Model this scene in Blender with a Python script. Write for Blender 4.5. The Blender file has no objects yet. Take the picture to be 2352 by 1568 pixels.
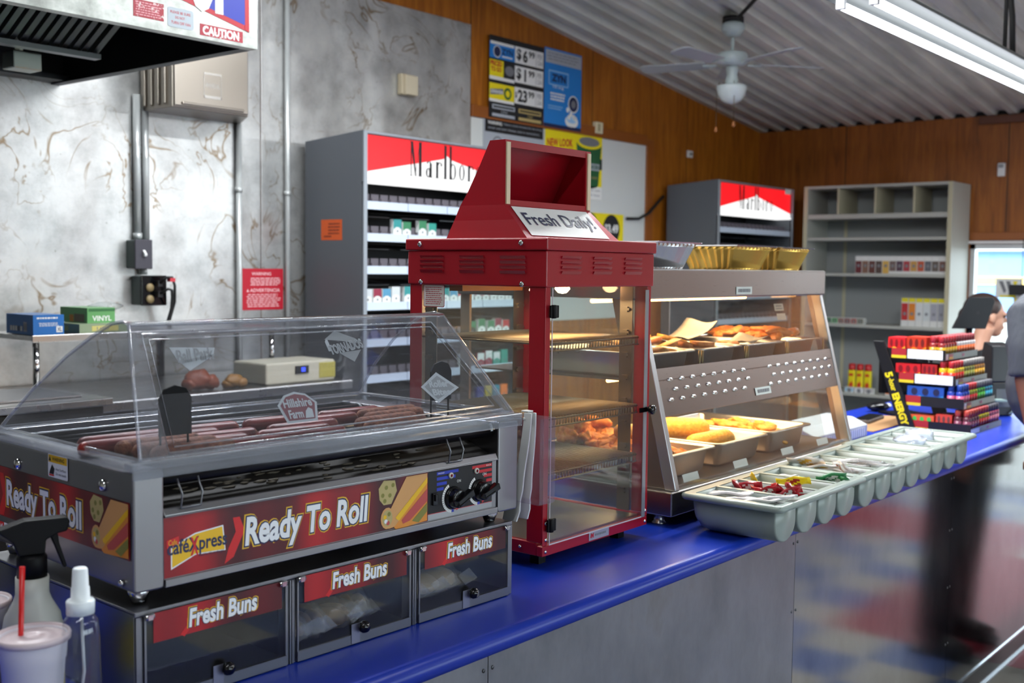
import bpy, bmesh, math, random
from mathutils import Vector, Matrix
random.seed(11)
SC = bpy.context.scene
COL = SC.collection
PI = math.pi
R = math.radians
H0 = 0.925            # counter height above the floor; all z below are measured from the counter top

# ------------------------------------------------------------------ camera, world, sun, exposure
def set_camera():
    F = Vector((0.76942892, 0.63535485, -0.06559995))
    Rt = Vector((0.63727786, -0.77054453, 0.01175017))
    U = Vector((0.04308216, 0.05084631, 0.99777682))
    cd = bpy.data.cameras.new('camera'); co = bpy.data.objects.new('camera', cd); COL.objects.link(co)
    m = Matrix((Rt, U, -F)).transposed().to_4x4()
    m.translation = Vector((0, 0, 0.6319 + H0))
    co.matrix_world = m
    cd.sensor_width = 36.0
    cd.lens = 2566.386 * 36.0 / 2352.0
    cd.clip_start = 0.02; cd.clip_end = 200
    cd.dof.use_dof = True
    cd.dof.focus_distance = 2.25
    cd.dof.aperture_fstop = 5.0
    SC.camera = co
set_camera()
w = bpy.data.worlds.new('sky'); SC.world = w; w.use_nodes = True
_bg = w.node_tree.nodes['Background']
_bg.inputs[0].default_value = (0.80, 0.90, 1.0, 1); _bg.inputs[1].default_value = 5.5
_sd = bpy.data.lights.new('sun', 'SUN'); _sd.energy = 3.5; _sd.angle = 0.03; _sd.color = (1, .95, .86)
_so = bpy.data.objects.new('sun', _sd); COL.objects.link(_so)
_so.rotation_euler = Vector((0.75, -0.12, -0.62)).to_track_quat('-Z', 'Y').to_euler()
SC.view_settings.view_transform = 'Standard'
SC.view_settings.look = 'None'
SC.view_settings.gamma = 1.0
SC.view_settings.use_curve_mapping = False
SC.view_settings.exposure = 0.5
cy = SC.cycles
cy.max_bounces = 9; cy.diffuse_bounces = 4; cy.glossy_bounces = 4; cy.transmission_bounces = 6
cy.transparent_max_bounces = 28; cy.caustics_reflective = False; cy.caustics_refractive = False
cy.sample_clamp_indirect = 4.0; cy.use_denoising = True
TUBE = 5.0            # radiance of the fluorescent tubes

# ------------------------------------------------------------------ mesh helper
def V(*a): return Vector(a)
class MB:
    def __init__(s): s.v = []; s.f = []; s.m = []; s.s = []
    def add(s, vs, fs, mi=0, sm=False):
        b = len(s.v); s.v += [tuple(v) for v in vs]
        for f in fs:
            s.f.append([b + i for i in f]); s.m.append(mi); s.s.append(sm)
        return s
    def box(s, x0, x1, y0, y1, z0, z1, mi=0):
        vs = [(x, y, z) for z in (z0, z1) for y in (y0, y1) for x in (x0, x1)]
        return s.add(vs, [(0, 2, 3, 1), (4, 5, 7, 6), (0, 1, 5, 4), (2, 6, 7, 3), (0, 4, 6, 2), (1, 3, 7, 5)], mi)
    def hexa(s, p, mi=0):      # p: 4 bottom points, 4 top points
        return s.add(p, [(3, 2, 1, 0), (4, 5, 6, 7), (0, 1, 5, 4), (1, 2, 6, 5), (2, 3, 7, 6), (3, 0, 4, 7)], mi)
    def prism(s, poly, a, b, ax='x', mi=0, sm=False):
        n = len(poly)
        def P(t, q): return {'x': (t, q[0], q[1]), 'y': (q[0], t, q[1]), 'z': (q[0], q[1], t)}[ax]
        vs = [P(a, q) for q in poly] + [P(b, q) for q in poly]
        s.add(vs, [tuple(range(n)), tuple(range(2 * n - 1, n - 1, -1))], mi)
        base = len(s.v) - 2 * n
        for i in range(n):
            j = (i + 1) % n
            s.f.append([base + i, base + j, base + n + j, base + n + i]); s.m.append(mi); s.s.append(sm)
        return s
    def tube(s, pts, r, n=8, mi=0, sm=True, cap=True, closed=False):
        pts = [Vector(p) for p in pts]; k = len(pts)
        rs = r if isinstance(r, (list, tuple)) else [r] * k
        vs = []; up = None
        for i, p in enumerate(pts):
            if closed: d = pts[(i + 1) % k] - pts[i - 1]
            else: d = pts[min(i + 1, k - 1)] - pts[max(i - 1, 0)]
            d.normalize()
            if up is None: up = Vector((0, 0, 1)) if abs(d.z) < .9 else Vector((1, 0, 0))
            a = up - d * up.dot(d)
            if a.length < 1e-6: a = d.orthogonal()
            a.normalize(); up = a; b = d.cross(a)
            for j in range(n):
                t = 2 * PI * j / n
                vs.append(p + (a * math.cos(t) + b * math.sin(t)) * rs[i])
        fs = []
        for i in range(k if closed else k - 1):
            for j in range(n):
                i2 = (i + 1) % k
                fs.append((i * n + j, i * n + (j + 1) % n, i2 * n + (j + 1) % n, i2 * n + j))
        s.add(vs, fs, mi, sm)
        if cap and not closed:
            b0 = len(s.v) - len(vs)
            s.f += [[b0 + j for j in range(n - 1, -1, -1)], [b0 + (k - 1) * n + j for j in range(n)]]
            s.m += [mi, mi]; s.s += [False, False]
        return s
    def lathe(s, prof, n=24, c=(0, 0, 0), mi=0, sm=True, ax='z', flip=False):
        vs = []
        for r, h in prof:
            for j in range(n):
                t = 2 * PI * j / n; a, b = r * math.cos(t), r * math.sin(t)
                q = {'z': (a, b, h), 'x': (h, a, b), 'y': (a, h, b)}[ax]
                vs.append((c[0] + q[0], c[1] + q[1], c[2] + q[2]))
        fs = []
        for i in range(len(prof) - 1):
            for j in range(n): fs.append((i * n + j, i * n + (j + 1) % n, (i + 1) * n + (j + 1) % n, (i + 1) * n + j))
        s.add(vs, fs, mi, sm)
        b0 = len(s.v) - len(vs)
        if prof[0][0] > 1e-5: s.f.append([b0 + j for j in range(n - 1, -1, -1)]); s.m.append(mi); s.s.append(False)
        if prof[-1][0] > 1e-5: s.f.append([b0 + (len(prof) - 1) * n + j for j in range(n)]); s.m.append(mi); s.s.append(False)
        return s
    def lathe_open(s, prof, n=24, c=(0, 0, 0), mi=0, sm=True):
        k = len(s.f); s.lathe(prof, n, c, mi, sm)
        keep = (len(prof) - 1) * n
        s.f = s.f[:k + keep]; s.m = s.m[:k + keep]; s.s = s.s[:k + keep]
        return s
    def ell(s, c, r, nu=14, nv=8, mi=0, jit=0, rot=None):
        vs = []; c = Vector(c)
        for i in range(nv + 1):
            ph = PI * i / nv
            for j in range(nu):
                t = 2 * PI * j / nu
                k = 1 + (random.uniform(-jit, jit) if 0 < i < nv else 0)
                p = Vector((r[0] * math.sin(ph) * math.cos(t) * k, r[1] * math.sin(ph) * math.sin(t) * k, r[2] * math.cos(ph) * k))
                if rot: p.rotate(rot)
                vs.append(c + p)
        fs = [(i * nu + j, (i + 1) * nu + j, (i + 1) * nu + (j + 1) % nu, i * nu + (j + 1) % nu) for i in range(nv) for j in range(nu)]
        return s.add(vs, fs, mi, True)
    def xf(s, m):
        s.v = [tuple(m @ Vector(v)) for v in s.v]; return s
    def merge(s, o, m=None, mi=None):
        vs = [tuple(m @ Vector(v)) for v in o.v] if m else o.v
        b = len(s.v); s.v += vs
        s.f += [[b + i for i in f] for f in o.f]; s.m += o.m if mi is None else [mi] * len(o.m); s.s += o.s
        return s
    def build(s, name, mats, parent=None, loc=None, rot=None, bevel=0, seg=2, smooth=False, weld=False, sub=0):
        me = bpy.data.meshes.new(name)
        bm = bmesh.new()
        dz = ZOFF.get(parent.name, 0) if parent else 0
        bv = [bm.verts.new((v[0] * KS, v[1] * KS, (v[2] - dz) * KS)) for v in s.v]
        for f, mi, sm in zip(s.f, s.m, s.s):
            try: fc = bm.faces.new([bv[i] for i in f])
            except ValueError: continue
            fc.material_index = mi; fc.smooth = sm or smooth
        if weld: bmesh.ops.remove_doubles(bm, verts=bm.verts, dist=1e-5)
        bmesh.ops.recalc_face_normals(bm, faces=bm.faces)
        bm.to_mesh(me); bm.free()
        for m in (mats if isinstance(mats, (list, tuple)) else [mats]): me.materials.append(m)
        o = bpy.data.objects.new(name, me); COL.objects.link(o)
        if parent:
            o.parent = parent; ZOFF[o.name] = dz
        if loc: o.location = loc
        if rot: o.rotation_euler = rot
        if bevel:
            md = o.modifiers.new('bevel', 'BEVEL'); md.width = bevel; md.segments = seg; md.limit_method = 'ANGLE'; md.angle_limit = R(40)
        if sub:
            md = o.modifiers.new('sub', 'SUBSURF'); md.levels = sub; md.render_levels = sub
        return o
ZOFF = {}
KS = 1.0            # build scale of the piece being made
def tag(o, label, cat, group=None, kind=None):
    o['label'] = label; o['category'] = cat
    if group: o['group'] = group
    if kind: o['kind'] = kind
    return o
def thing(name, label, cat, loc=(0, 0, 0), rz=0, group=None, zoff=0):
    o = bpy.data.objects.new(name, None); COL.objects.link(o)
    o.location = (loc[0], loc[1], loc[2]); o.rotation_euler = (0, 0, rz); o.empty_display_size = .05
    if zoff: ZOFF[o.name] = zoff
    return tag(o, label, cat, group)
def struct(o): o['kind'] = 'structure'; return o
def dup(root, loc=None, rot=None, label=None, group=None):
    r = root.copy(); COL.objects.link(r)
    if loc is not None: r.location = loc
    if rot is not None: r.rotation_euler = rot
    if label: r['label'] = label
    if group: r['group'] = group
    for ch in list(root.children):
        c = ch.copy(); COL.objects.link(c); c.parent = r
        for g in ch.children:
            d = g.copy(); COL.objects.link(d); d.parent = c
    return r
def rrect(x0, x1, y0, y1, r, n=4):
    out = []
    for cx, cy_, a in ((x1 - r, y1 - r, 0), (x0 + r, y1 - r, 90), (x0 + r, y0 + r, 180), (x1 - r, y0 + r, 270)):
        for i in range(n + 1):
            t = R(a + 90 * i / n); out.append((cx + r * math.cos(t), cy_ + r * math.sin(t)))
    return out
def arc(cx, cy_, r, a0, a1, n=12, ry=None):
    return [(cx + r * math.cos(R(a0 + (a1 - a0) * i / n)), cy_ + (ry or r) * math.sin(R(a0 + (a1 - a0) * i / n))) for i in range(n + 1)]

# ------------------------------------------------------------------ lettering and signs
_tc = {}
def glyphs(txt, bold=0.0, shear=0.0, spacing=1.0):
    k = (txt, bold, shear, spacing)
    if k in _tc: return _tc[k]
    cu = bpy.data.curves.new('t', 'FONT'); cu.body = txt; cu.size = 1; cu.offset = bold; cu.shear = shear
    cu.space_character = spacing; cu.resolution_u = 3; cu.fill_mode = 'FRONT'
    ob = bpy.data.objects.new('t', cu); COL.objects.link(ob)
    me = bpy.data.meshes.new_from_object(ob.evaluated_get(bpy.context.evaluated_depsgraph_get()))
    vs = [(v.co.x, v.co.y) for v in me.vertices]; fs = [list(p.vertices) for p in me.polygons]
    COL.objects.unlink(ob); bpy.data.objects.remove(ob); bpy.data.curves.remove(cu); bpy.data.meshes.remove(me)
    xs = [v[0] for v in vs]; ys = [v[1] for v in vs]
    _tc[k] = (vs, fs, min(xs), max(xs), min(ys), max(ys))
    return _tc[k]
class Sign:
    """flat print on a plane: origin o, in-plane axes ux / uy (metres), prints stacked by layer along the normal"""
    def __init__(s, o, ux, uy, mb=None, step=0.0004):
        s.o = Vector(o); s.ux = Vector(ux).normalized(); s.uy = Vector(uy).normalized()
        s.n = s.ux.cross(s.uy).normalized(); s.mb = mb or MB(); s.step = step
    def P(s, x, y, l): return s.o + s.ux * x + s.uy * y + s.n * (l * s.step)
    def poly(s, pts, mi, l=1):
        s.mb.add([s.P(x, y, l) for x, y in pts], [tuple(range(len(pts)))], mi); return s
    def rect(s, x0, x1, y0, y1, mi, l=1): return s.poly([(x0, y0), (x1, y0), (x1, y1), (x0, y1)], mi, l)
    def rr(s, x0, x1, y0, y1, r, mi, l=1): return s.poly(rrect(x0, x1, y0, y1, r), mi, l)
    def disc(s, x, y, r, mi, l=1, n=20, ry=None): return s.poly([(x + r * math.cos(2 * PI * i / n), y + (ry or r) * math.sin(2 * PI * i / n)) for i in range(n)], mi, l)
    def text(s, txt, x0, x1, y0, y1, mi, l=2, bold=0.0, shear=0.0, rot=0.0, spacing=1.0, ref=None):
        """fit the text into the box x0..x1, y0..y1 (ref: fit box measured with that boldness)"""
        vs, fs, a0, a1, b0, b1 = glyphs(txt, bold, shear, spacing)
        if ref is not None: _, _, a0, a1, b0, b1 = glyphs(txt, ref, shear, spacing)
        kx = (x1 - x0) / max(a1 - a0, 1e-6); ky = (y1 - y0) / max(b1 - b0, 1e-6)
        cx, cy_ = (x0 + x1) / 2, (y0 + y1) / 2; c, sn = math.cos(rot), math.sin(rot)
        out = []
        for x, y in vs:
            px = x0 + (x - a0) * kx - cx; py = y0 + (y - b0) * ky - cy_
            out.append(s.P(cx + px * c - py * sn, cy_ + px * sn + py * c, l))
        s.mb.add(out, fs, mi); return s
    def lines(s, x0, x1, y0, y1, n, mi, l=2, fill=.5, rag=.15):
        """rows of print too small to read"""
        h = (y1 - y0) / n
        for i in range(n):
            yy = y1 - (i + .5) * h; x = x0 + random.uniform(0, rag) * (x1 - x0) * .3
            xe = x1 - random.uniform(0, rag) * (x1 - x0)
            while x < xe:
                wd = random.uniform(.05, .16) * (x1 - x0); s.rect(x, min(x + wd, xe), yy - h * fill / 2, yy + h * fill / 2, mi, l); x += wd + .025 * (x1 - x0)
        return s

# ------------------------------------------------------------------ materials
def lin(h):
    h = h.lstrip('#'); c = [int(h[i:i + 2], 16) / 255 for i in (0, 2, 4)]
    return tuple((x / 12.92 if x <= .04045 else ((x + .055) / 1.055) ** 2.4) for x in c) + (1,)
_mc = {}
def mat(name, col='#808080', rough=.5, metal=0.0, spec=.5, coat=0.0, emit=0.0, ecol=None, alpha=1.0):
    if name in _mc: return _mc[name]
    m = bpy.data.materials.new(name); m.use_nodes = True; p = m.node_tree.nodes['Principled BSDF']
    p.inputs['Base Color'].default_value = lin(col); p.inputs['Roughness'].default_value = rough
    p.inputs['Metallic'].default_value = metal; p.inputs['Specular IOR Level'].default_value = spec
    p.inputs['Coat Weight'].default_value = coat; p.inputs['Coat Roughness'].default_value = .08
    if emit:
        p.inputs['Emission Color'].default_value = lin(ecol or col); p.inputs['Emission Strength'].default_value = emit
    m.diffuse_color = lin(col); _mc[name] = m
    return m
def nt(m): return m.node_tree, m.node_tree.nodes['Principled BSDF']
def node(t, kind, **kw):
    n = t.nodes.new(kind)
    for k, v in kw.items():
        if k.startswith('i_'): n.inputs[k[2:].replace('_', ' ')].default_value = v
        else: setattr(n, k, v)
    return n
def ramp(t, fac, stops):
    r = t.nodes.new('ShaderNodeValToRGB'); e = r.color_ramp.elements
    while len(e) < len(stops): e.new(.5)
    for el, (p, c) in zip(e, stops): el.position = p; el.color = lin(c) if isinstance(c, str) else c
    t.links.new(fac, r.inputs[0]); return r.outputs[0]
def mapped(t, scale=(1, 1, 1), coord='Object', rot=(0, 0, 0)):
    tc = t.nodes.new('ShaderNodeTexCoord'); mp = t.nodes.new('ShaderNodeMapping')
    mp.inputs['Scale'].default_value = scale; mp.inputs['Rotation'].default_value = rot
    t.links.new(tc.outputs[coord], mp.inputs[0]); return mp.outputs[0]
def noise(t, vec, scale, detail=4, rough=.55, dist=0.0):
    n = node(t, 'ShaderNodeTexNoise'); n.inputs['Scale'].default_value = scale; n.inputs['Detail'].default_value = detail
    n.inputs['Roughness'].default_value = rough; n.inputs['Distortion'].default_value = dist
    t.links.new(vec, n.inputs['Vector']); return n.outputs['Fac']
def bump(t, p, h, strength=.2, dist=.01):
    b = t.nodes.new('ShaderNodeBump'); b.inputs['Strength'].default_value = strength; b.inputs['Distance'].default_value = dist
    t.links.new(h, b.inputs['Height']); t.links.new(b.outputs[0], p.inputs['Normal']); return b
def mixc(t, f, a, b):
    m = t.nodes.new('ShaderNodeMix'); m.data_type = 'RGBA'
    for s, v in ((0, f), (6, a), (7, b)):
        if isinstance(v, (float, int)): m.inputs[s].default_value = v
        elif isinstance(v, str): m.inputs[s].default_value = lin(v)
        elif isinstance(v, tuple): m.inputs[s].default_value = v
        else: t.links.new(v, m.inputs[s])
    return m.outputs[2]
def math_(t, op, a, b=None):
    m = t.nodes.new('ShaderNodeMath'); m.operation = op
    for i, v in enumerate((a, b)):
        if v is None: continue
        if isinstance(v, (float, int)): m.inputs[i].default_value = v
        else: t.links.new(v, m.inputs[i])
    return m.outputs[0]
def glass(name, tint=(1, 1, 1), refl=.9, rough=.02, haze=0.0, hazecol=(.8, .82, .85), ior=1.45):
    """thin clear sheet: see-through with Fresnel mirror reflection and an optional scuffed haze"""
    if name in _mc: return _mc[name]
    m = bpy.data.materials.new(name); m.use_nodes = True; t = m.node_tree; t.nodes.clear()
    out = t.nodes.new('ShaderNodeOutputMaterial'); tr = t.nodes.new('ShaderNodeBsdfTransparent'); tr.inputs[0].default_value = (*tint, 1)
    gl = t.nodes.new('ShaderNodeBsdfGlossy'); gl.inputs['Roughness'].default_value = rough; gl.inputs[0].default_value = (refl, refl, refl, 1)
    lw = t.nodes.new('ShaderNodeLayerWeight'); lw.inputs['Blend'].default_value = .5
    f0 = ((ior - 1) / (ior + 1)) ** 2
    p5 = math_(t, 'POWER', lw.outputs['Facing'], 5.0)
    fr = math_(t, 'ADD', math_(t, 'MULTIPLY', p5, 1 - f0), f0)
    mx = t.nodes.new('ShaderNodeMixShader'); t.links.new(fr, mx.inputs[0])
    base = tr.outputs[0]
    if haze:
        df = t.nodes.new('ShaderNodeBsdfDiffuse'); df.inputs[0].default_value = (*hazecol, 1)
        hm = t.nodes.new('ShaderNodeMixShader')
        v = mapped(t, (1, 1, 1)); nz = noise(t, v, 9, 5, .6)
        hf = math_(t, 'ADD', math_(t, 'MULTIPLY', nz, haze * .9), haze * .55); t.links.new(hf, hm.inputs[0])
        t.links.new(base, hm.inputs[1]); t.links.new(df.outputs[0], hm.inputs[2]); base = hm.outputs[0]
    t.links.new(base, mx.inputs[1]); t.links.new(gl.outputs[0], mx.inputs[2]); t.links.new(mx.outputs[0], out.inputs[0])
    m.diffuse_color = (.8, .9, 1, .3); _mc[name] = m; return m
def brushed(name, col, rough, axis=(1, 1, 40), strength=.05, stain=None, wob=0.0, metal=1.0):
    if name in _mc: return _mc[name]
    m = mat(name, col, rough, metal); t, p = nt(m)
    v = mapped(t, axis); n1 = noise(t, v, 12, 3)
    r = t.nodes.new('ShaderNodeMapRange'); r.inputs[3].default_value = rough - strength; r.inputs[4].default_value = rough + strength
    t.links.new(n1, r.inputs[0]); t.links.new(r.outputs[0], p.inputs['Roughness'])
    if wob:
        v2 = mapped(t, (1, 1, 1)); n2 = noise(t, v2, 1.6, 2, .4); bump(t, p, n2, wob, .05)
    return m
STEEL = brushed('stainless steel', '#a9a8a6', .28, (1, 40, 1))
STEELV = brushed('stainless brushed upright', '#a2a2a1', .34, (40, 40, 1))
DSTEEL = brushed('dull steel', '#807f80', .38, (2, 30, 2))
CHROME = mat('bright chrome', '#d0d0d0', .08, 1)
BLACKP = mat('black plastic', '#08080a', .5, 0, .18)
BLACKM = mat('matt black', '#0c0c0d', .7)
WHITEP = mat('white plastic', '#e4e6e6', .4)
CREAM = mat('cream plastic', '#d9cfae', .5)
PAPERW = mat('white print', '#e9e9e6', .6)
INKB = mat('black ink', '#101014', .6)
INKN = mat('navy ink', '#15204a', .5)
INKR = mat('red ink', '#c01526', .5)
INKY = mat('yellow ink', '#e2b51c', .5)
INKG = mat('grey ink', '#77787c', .6)
YEL = mat('bright yellow', '#f0dc10', .5)
# ------------------------------------------------------------------ the room
XF, YB, XL, YF = 8.43, 4.35, -3.0, -5.0
ZFL = -H0
def zc(x): return 1.763 + (XF - x) * 0.128
def wood(name, a, b, c, seam_axis, seam0, seam_pitch, dark=1.0):
    m = mat(name, '#8a5a28', .42, 0, .35); t, p = nt(m)
    v = mapped(t, (1, 1, 1)); vs = mapped(t, (9, 9, .9))
    n1 = noise(t, vs, 3.0, 6, .62, .6); n2 = noise(t, v, 1.1, 3, .5)
    col = ramp(t, n1, [(.25, a), (.55, b), (.8, c)])
    col2 = mixc(t, math_(t, 'MULTIPLY', n2, .55), col, a)
    sx = node(t, 'ShaderNodeSeparateXYZ'); t.links.new(v, sx.inputs[0])
    q = math_(t, 'DIVIDE', math_(t, 'SUBTRACT', sx.outputs[seam_axis], seam0), seam_pitch)
    fr = math_(t, 'FRACT', q)
    line = math_(t, 'LESS_THAN', fr, .006)
    out = mixc(t, line, col2, '#1d1108'); t.links.new(out, p.inputs['Base Color'])
    bump(t, p, n1, .12, .004); return m
WOODB = wood('stained plywood', '#7d4510', '#b56c1c', '#cc8b34', 'X', 4.86, 1.208)
WOODF = wood('stained plywood far', '#6e3b12', '#a15d1e', '#b5762c', 'Y', 2.394, 1.208)
WOODT = mat('stained trim wood', '#8f4f18', .4)
PAINT = mat('painted plaster', '#b9b4a8', .7)
# floor: vinyl tiles
TB = mat('beige vinyl tile', '#a8a296', .5, 0, .3); TN = mat('blue vinyl tile', '#4a5f92', .5, 0, .3); TR = mat('red vinyl tile', '#8f1a2e', .5, 0, .3)
for m_ in (TB, TN, TR):
    t, p = nt(m_); v = mapped(t, (1, 1, 1)); n_ = noise(t, v, 40, 4, .7)
    c0 = p.inputs['Base Color'].default_value[:]
    t.links.new(mixc(t, math_(t, 'MULTIPLY', n_, .45), tuple(c0), tuple(x * .62 for x in c0[:3]) + (1,)), p.inputs['Base Color'])
mb = MB(); s_ = .305
nx, ny = int((XF - XL) / s_) + 1, int((YB - YF) / s_) + 1
for i in range(nx):
    for j in range(ny):
        x0, y0 = XL + i * s_, YF + j * s_; x1, y1 = min(x0 + s_, XF), min(y0 + s_, YB); cx, cy_ = x0 + .15, y0 + .15
        red = (4.55 < cx < 6.35 and .5 < cy_ < 1.5) or (6.55 < cx < 7.3 and -3.5 < cy_ < .8) or (-1 < cx < 4.2 and -2.4 < cy_ < -1.7)
        mi = 2 if red else ((i + j) % 2)
        mb.add([(x0, y0, ZFL), (x1, y0, ZFL), (x1, y1, ZFL), (x0, y1, ZFL)], [(0, 1, 2, 3)], mi)
mb.box(XL, XF, YF, YB, ZFL - .12, ZFL - .002, 0)
struct(mb.build('floor', [TB, TN, TR]))
# ceiling: ribbed metal sheets running up the roof slope
RIB = mat('painted roof metal', '#b4b6ae', .42, .1); t, p = nt(RIB)
n_ = noise(t, mapped(t, (.6, 3, 1)), 2.2, 4, .6); t.links.new(ramp(t, n_, [(.3, '#b3b7b0'), (.6, '#d6d8d0'), (.8, '#dedccf')]), p.inputs['Base Color'])
RIBD = mat('roof insulation', '#2b2c2e', .9)
mb = MB(); y = YF; prof = []
while y < YB + .2:
    prof += [(y, 0), (y + .052, 0), (y + .07, .036), (y + .132, .036)]; y += .15
n = len(prof); xa, xb = XL - .05, XF + .05
mb.add([(xa, q[0], zc(xa) + q[1]) for q in prof] + [(xb, q[0], zc(xb) + q[1]) for q in prof], [(i, i + 1, n + i + 1, n + i) for i in range(n - 1)], 0)
mb.hexa([(xa, YF - .1, zc(xa) + .05), (xb, YF - .1, zc(xb) + .05), (xb, YB + .1, zc(xb) + .05), (xa, YB + .1, zc(xa) + .05),
         (xa, YF - .1, zc(xa) + .16), (xb, YF - .1, zc(xb) + .16), (xb, YB + .1, zc(xb) + .16), (xa, YB + .1, zc(xa) + .16)], 1)
struct(mb.build('ceiling', [RIB, RIBD]))
# walls
mb = MB().prism([(XL - .1, ZFL), (XF + .1, ZFL), (XF + .1, zc(XF + .1)), (XL - .1, zc(XL - .1))], YB, YB + .1, 'y')
struct(mb.build('wall_back', WOODB))
def wall_with_holes(name, m, along, fixed, thick, a0, a1, ztop, holes):
    """wall at constant x or y, rectangular openings; one mesh"""
    mb = MB(); cuts = sorted({a0, a1} | {h[0] for h in holes} | {h[1] for h in holes})
    for p0, p1 in zip(cuts, cuts[1:]):
        hs = sorted([(h[2], h[3]) for h in holes if h[0] <= p0 + 1e-6 and h[1] >= p1 - 1e-6])
        z = ZFL; segs = []
        for q0, q1 in hs:
            if q0 > z + 1e-4: segs.append((z, q0))
            z = q1
        segs.append((z, None))
        for q0, q1 in segs:
            t0 = q1 if q1 is not None else ztop(p0); t1 = q1 if q1 is not None else ztop(p1)
            if along == 'y': P = [(fixed, p0, q0), (fixed + thick, p0, q0), (fixed + thick, p1, q0), (fixed, p1, q0), (fixed, p0, t0), (fixed + thick, p0, t0), (fixed + thick, p1, t1), (fixed, p1, t1)]
            else: P = [(p0, fixed, q0), (p0, fixed + thick, q0), (p1, fixed + thick, q0), (p1, fixed, q0), (p0, fixed, t0), (p0, fixed + thick, t0), (p1, fixed + thick, t1), (p1, fixed, t1)]
            mb.hexa(P)
    return struct(mb.build(name, m))
FW = [(1.15, 2.64, -.2, .845), (-.55, .75, ZFL + .001, 1.15)]
wall_with_holes('wall_far', WOODF, 'y', XF, .1, YF, YB, lambda a: 1.763, FW)
SW = [(-.8, 2.2, -.3, 1.35), (2.6, 5.6, -.3, 1.35), (6.1, 7.7, ZFL + .001, 1.35)]
wall_with_holes('wall_front', PAINT, 'x', YF, -.1, XL, XF, zc, SW)
wall_with_holes('wall_left', PAINT, 'y', XL, -.1, YF, YB, lambda a: zc(XL), [])
ALU = mat('aluminium frame', '#c4c6c8', .35, .6)
PANE = glass('window pane', (.95, .98, .97), .9, .0)
k = 1
for (a, b, z0, z1) in FW:
    door = z0 < -.8
    mb = MB(); f = .035
    for y0, y1, q0, q1 in ((a, b, z1 - f, z1), (a, b, z0, z0 + f), (a, a + f, z0, z1), (b - f, b, z0, z1)): mb.box(XF + .01, XF + .07, y0, y1, q0, q1)
    if door: mb.box(XF + .01, XF + .07, a, b, .05, .14)
    fr = struct(mb.build('door_1' if door else 'window_1', ALU))
    MB().box(XF + .035, XF + .041, a + f, b - f, z0 + f, z1 - f).build('pane', PANE, fr)
k = 2
for (a, b, z0, z1) in SW:
    mb = MB(); f = .05
    for x0, x1, q0, q1 in ((a, b, z1 - f, z1), (a, b, z0, z0 + f), (a, a + f, z0, z1), (b - f, b, z0, z1), ((a + b) / 2 - .02, (a + b) / 2 + .02, z0, z1)): mb.box(x0, x1, YF - .07, YF - .01, q0, q1)
    fr = struct(mb.build('window_%d' % k if z0 > -.8 else 'door_2', ALU)); k += 1
    MB().box(a + f, b - f, YF - .045, YF - .04, z0 + f, z1 - f).build('pane', PANE, fr)
# wood strip and white sill strip over the far window, baseboard
struct(MB().box(XF - .014, XF - .0005, -.6, 2.64, .872, .93).build('trim_1', WOODT, bevel=.003))
struct(MB().box(XF - .02, XF - .0005, 1.12, 2.65, .846, .868).build('trim_2', mat('white trim', '#d8d4d2', .5), bevel=.002))
struct(MB().box(XF - .03, XF - .0005, YF + .01, 2.6, 1.70, 1.755).build('trim_3', mat('dark stained trim', '#5a2a10', .45), bevel=.003))
struct(MB().box(XF + .03, XF + .09, YF, YB, 1.7635, 1.806).build('eave_blocker', mat('eave light blocker', '#1c1d20', .8)))  # dark strip added to block sky light coming through the rib gaps
# stainless sheets on the back wall
WSTEEL = mat('wall stainless', '#b9bab8', .24, .72); t, p = nt(WSTEEL)
v = mapped(t, (1, 1, 1)); vv = mapped(t, (1.1, 1, .35))
ns = noise(t, v, 2.6, 3, .5, 2.4)
band = math_(t, 'ABSOLUTE', math_(t, 'SUBTRACT', ns, .5))
mr = node(t, 'ShaderNodeMapRange'); mr.inputs[1].default_value = .0; mr.inputs[2].default_value = .02; mr.inputs[3].default_value = 1; mr.inputs[4].default_value = 0
t.links.new(band, mr.inputs[0])
n2 = noise(t, v, 2.3, 3, .6); pm = node(t, 'ShaderNodeMapRange'); pm.inputs[1].default_value = .46; pm.inputs[2].default_value = .58
t.links.new(n2, pm.inputs[0])
drip = math_(t, 'MULTIPLY', math_(t, 'MULTIPLY', mr.outputs[0], pm.outputs[0]), .85)
n3 = noise(t, v, 7, 6, .7)
c1 = ramp(t, n3, [(.3, '#a9aaa9'), (.55, '#c8c9c8'), (.75, '#d4d4d1')])
c2 = mixc(t, drip, c1, '#7d6238')
spk = noise(t, v, 38, 3, .6); sp = node(t, 'ShaderNodeMapRange'); sp.inputs[1].default_value = .70; sp.inputs[2].default_value = .76; t.links.new(spk, sp.inputs[0])
c3 = mixc(t, math_(t, 'MULTIPLY', sp.outputs[0], .5), c2, '#6a6558'); t.links.new(c3, p.inputs['Base Color'])
rr_ = node(t, 'ShaderNodeMapRange'); rr_.inputs[3].default_value = .27; rr_.inputs[4].default_value = .5; t.links.new(n3, rr_.inputs[0]); t.links.new(rr_.outputs[0], p.inputs['Roughness'])
big = noise(t, vv, 1.5, 2, .45); bump(t, p, big, .5, .16)
st = [(-2.95, 3.360, 2.75), (3.366, 4.852, 2.02)]
for x0, x1, z1 in st:
    struct(MB().box(x0, x1, YB - .012, YB - .0005, -.85, min(z1, zc(x1) - .01)).build('wall_cladding', WSTEEL, bevel=.002))
# white board filling an old opening, framed in wood
WB = mat('white wall board', '#d6d9d6', .5)
struct(MB().box(4.862, 6.71, YB - .01, YB - .0005, .3, 1.50).build('wall_cladding', WB))
mb = MB().box(6.712, 6.80, YB - .022, YB - .0005, .3, 1.545).box(4.862, 6.712, YB - .022, YB - .0005, 1.502, 1.57)
struct(mb.build('trim_4', WOODT, bevel=.003))
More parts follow.
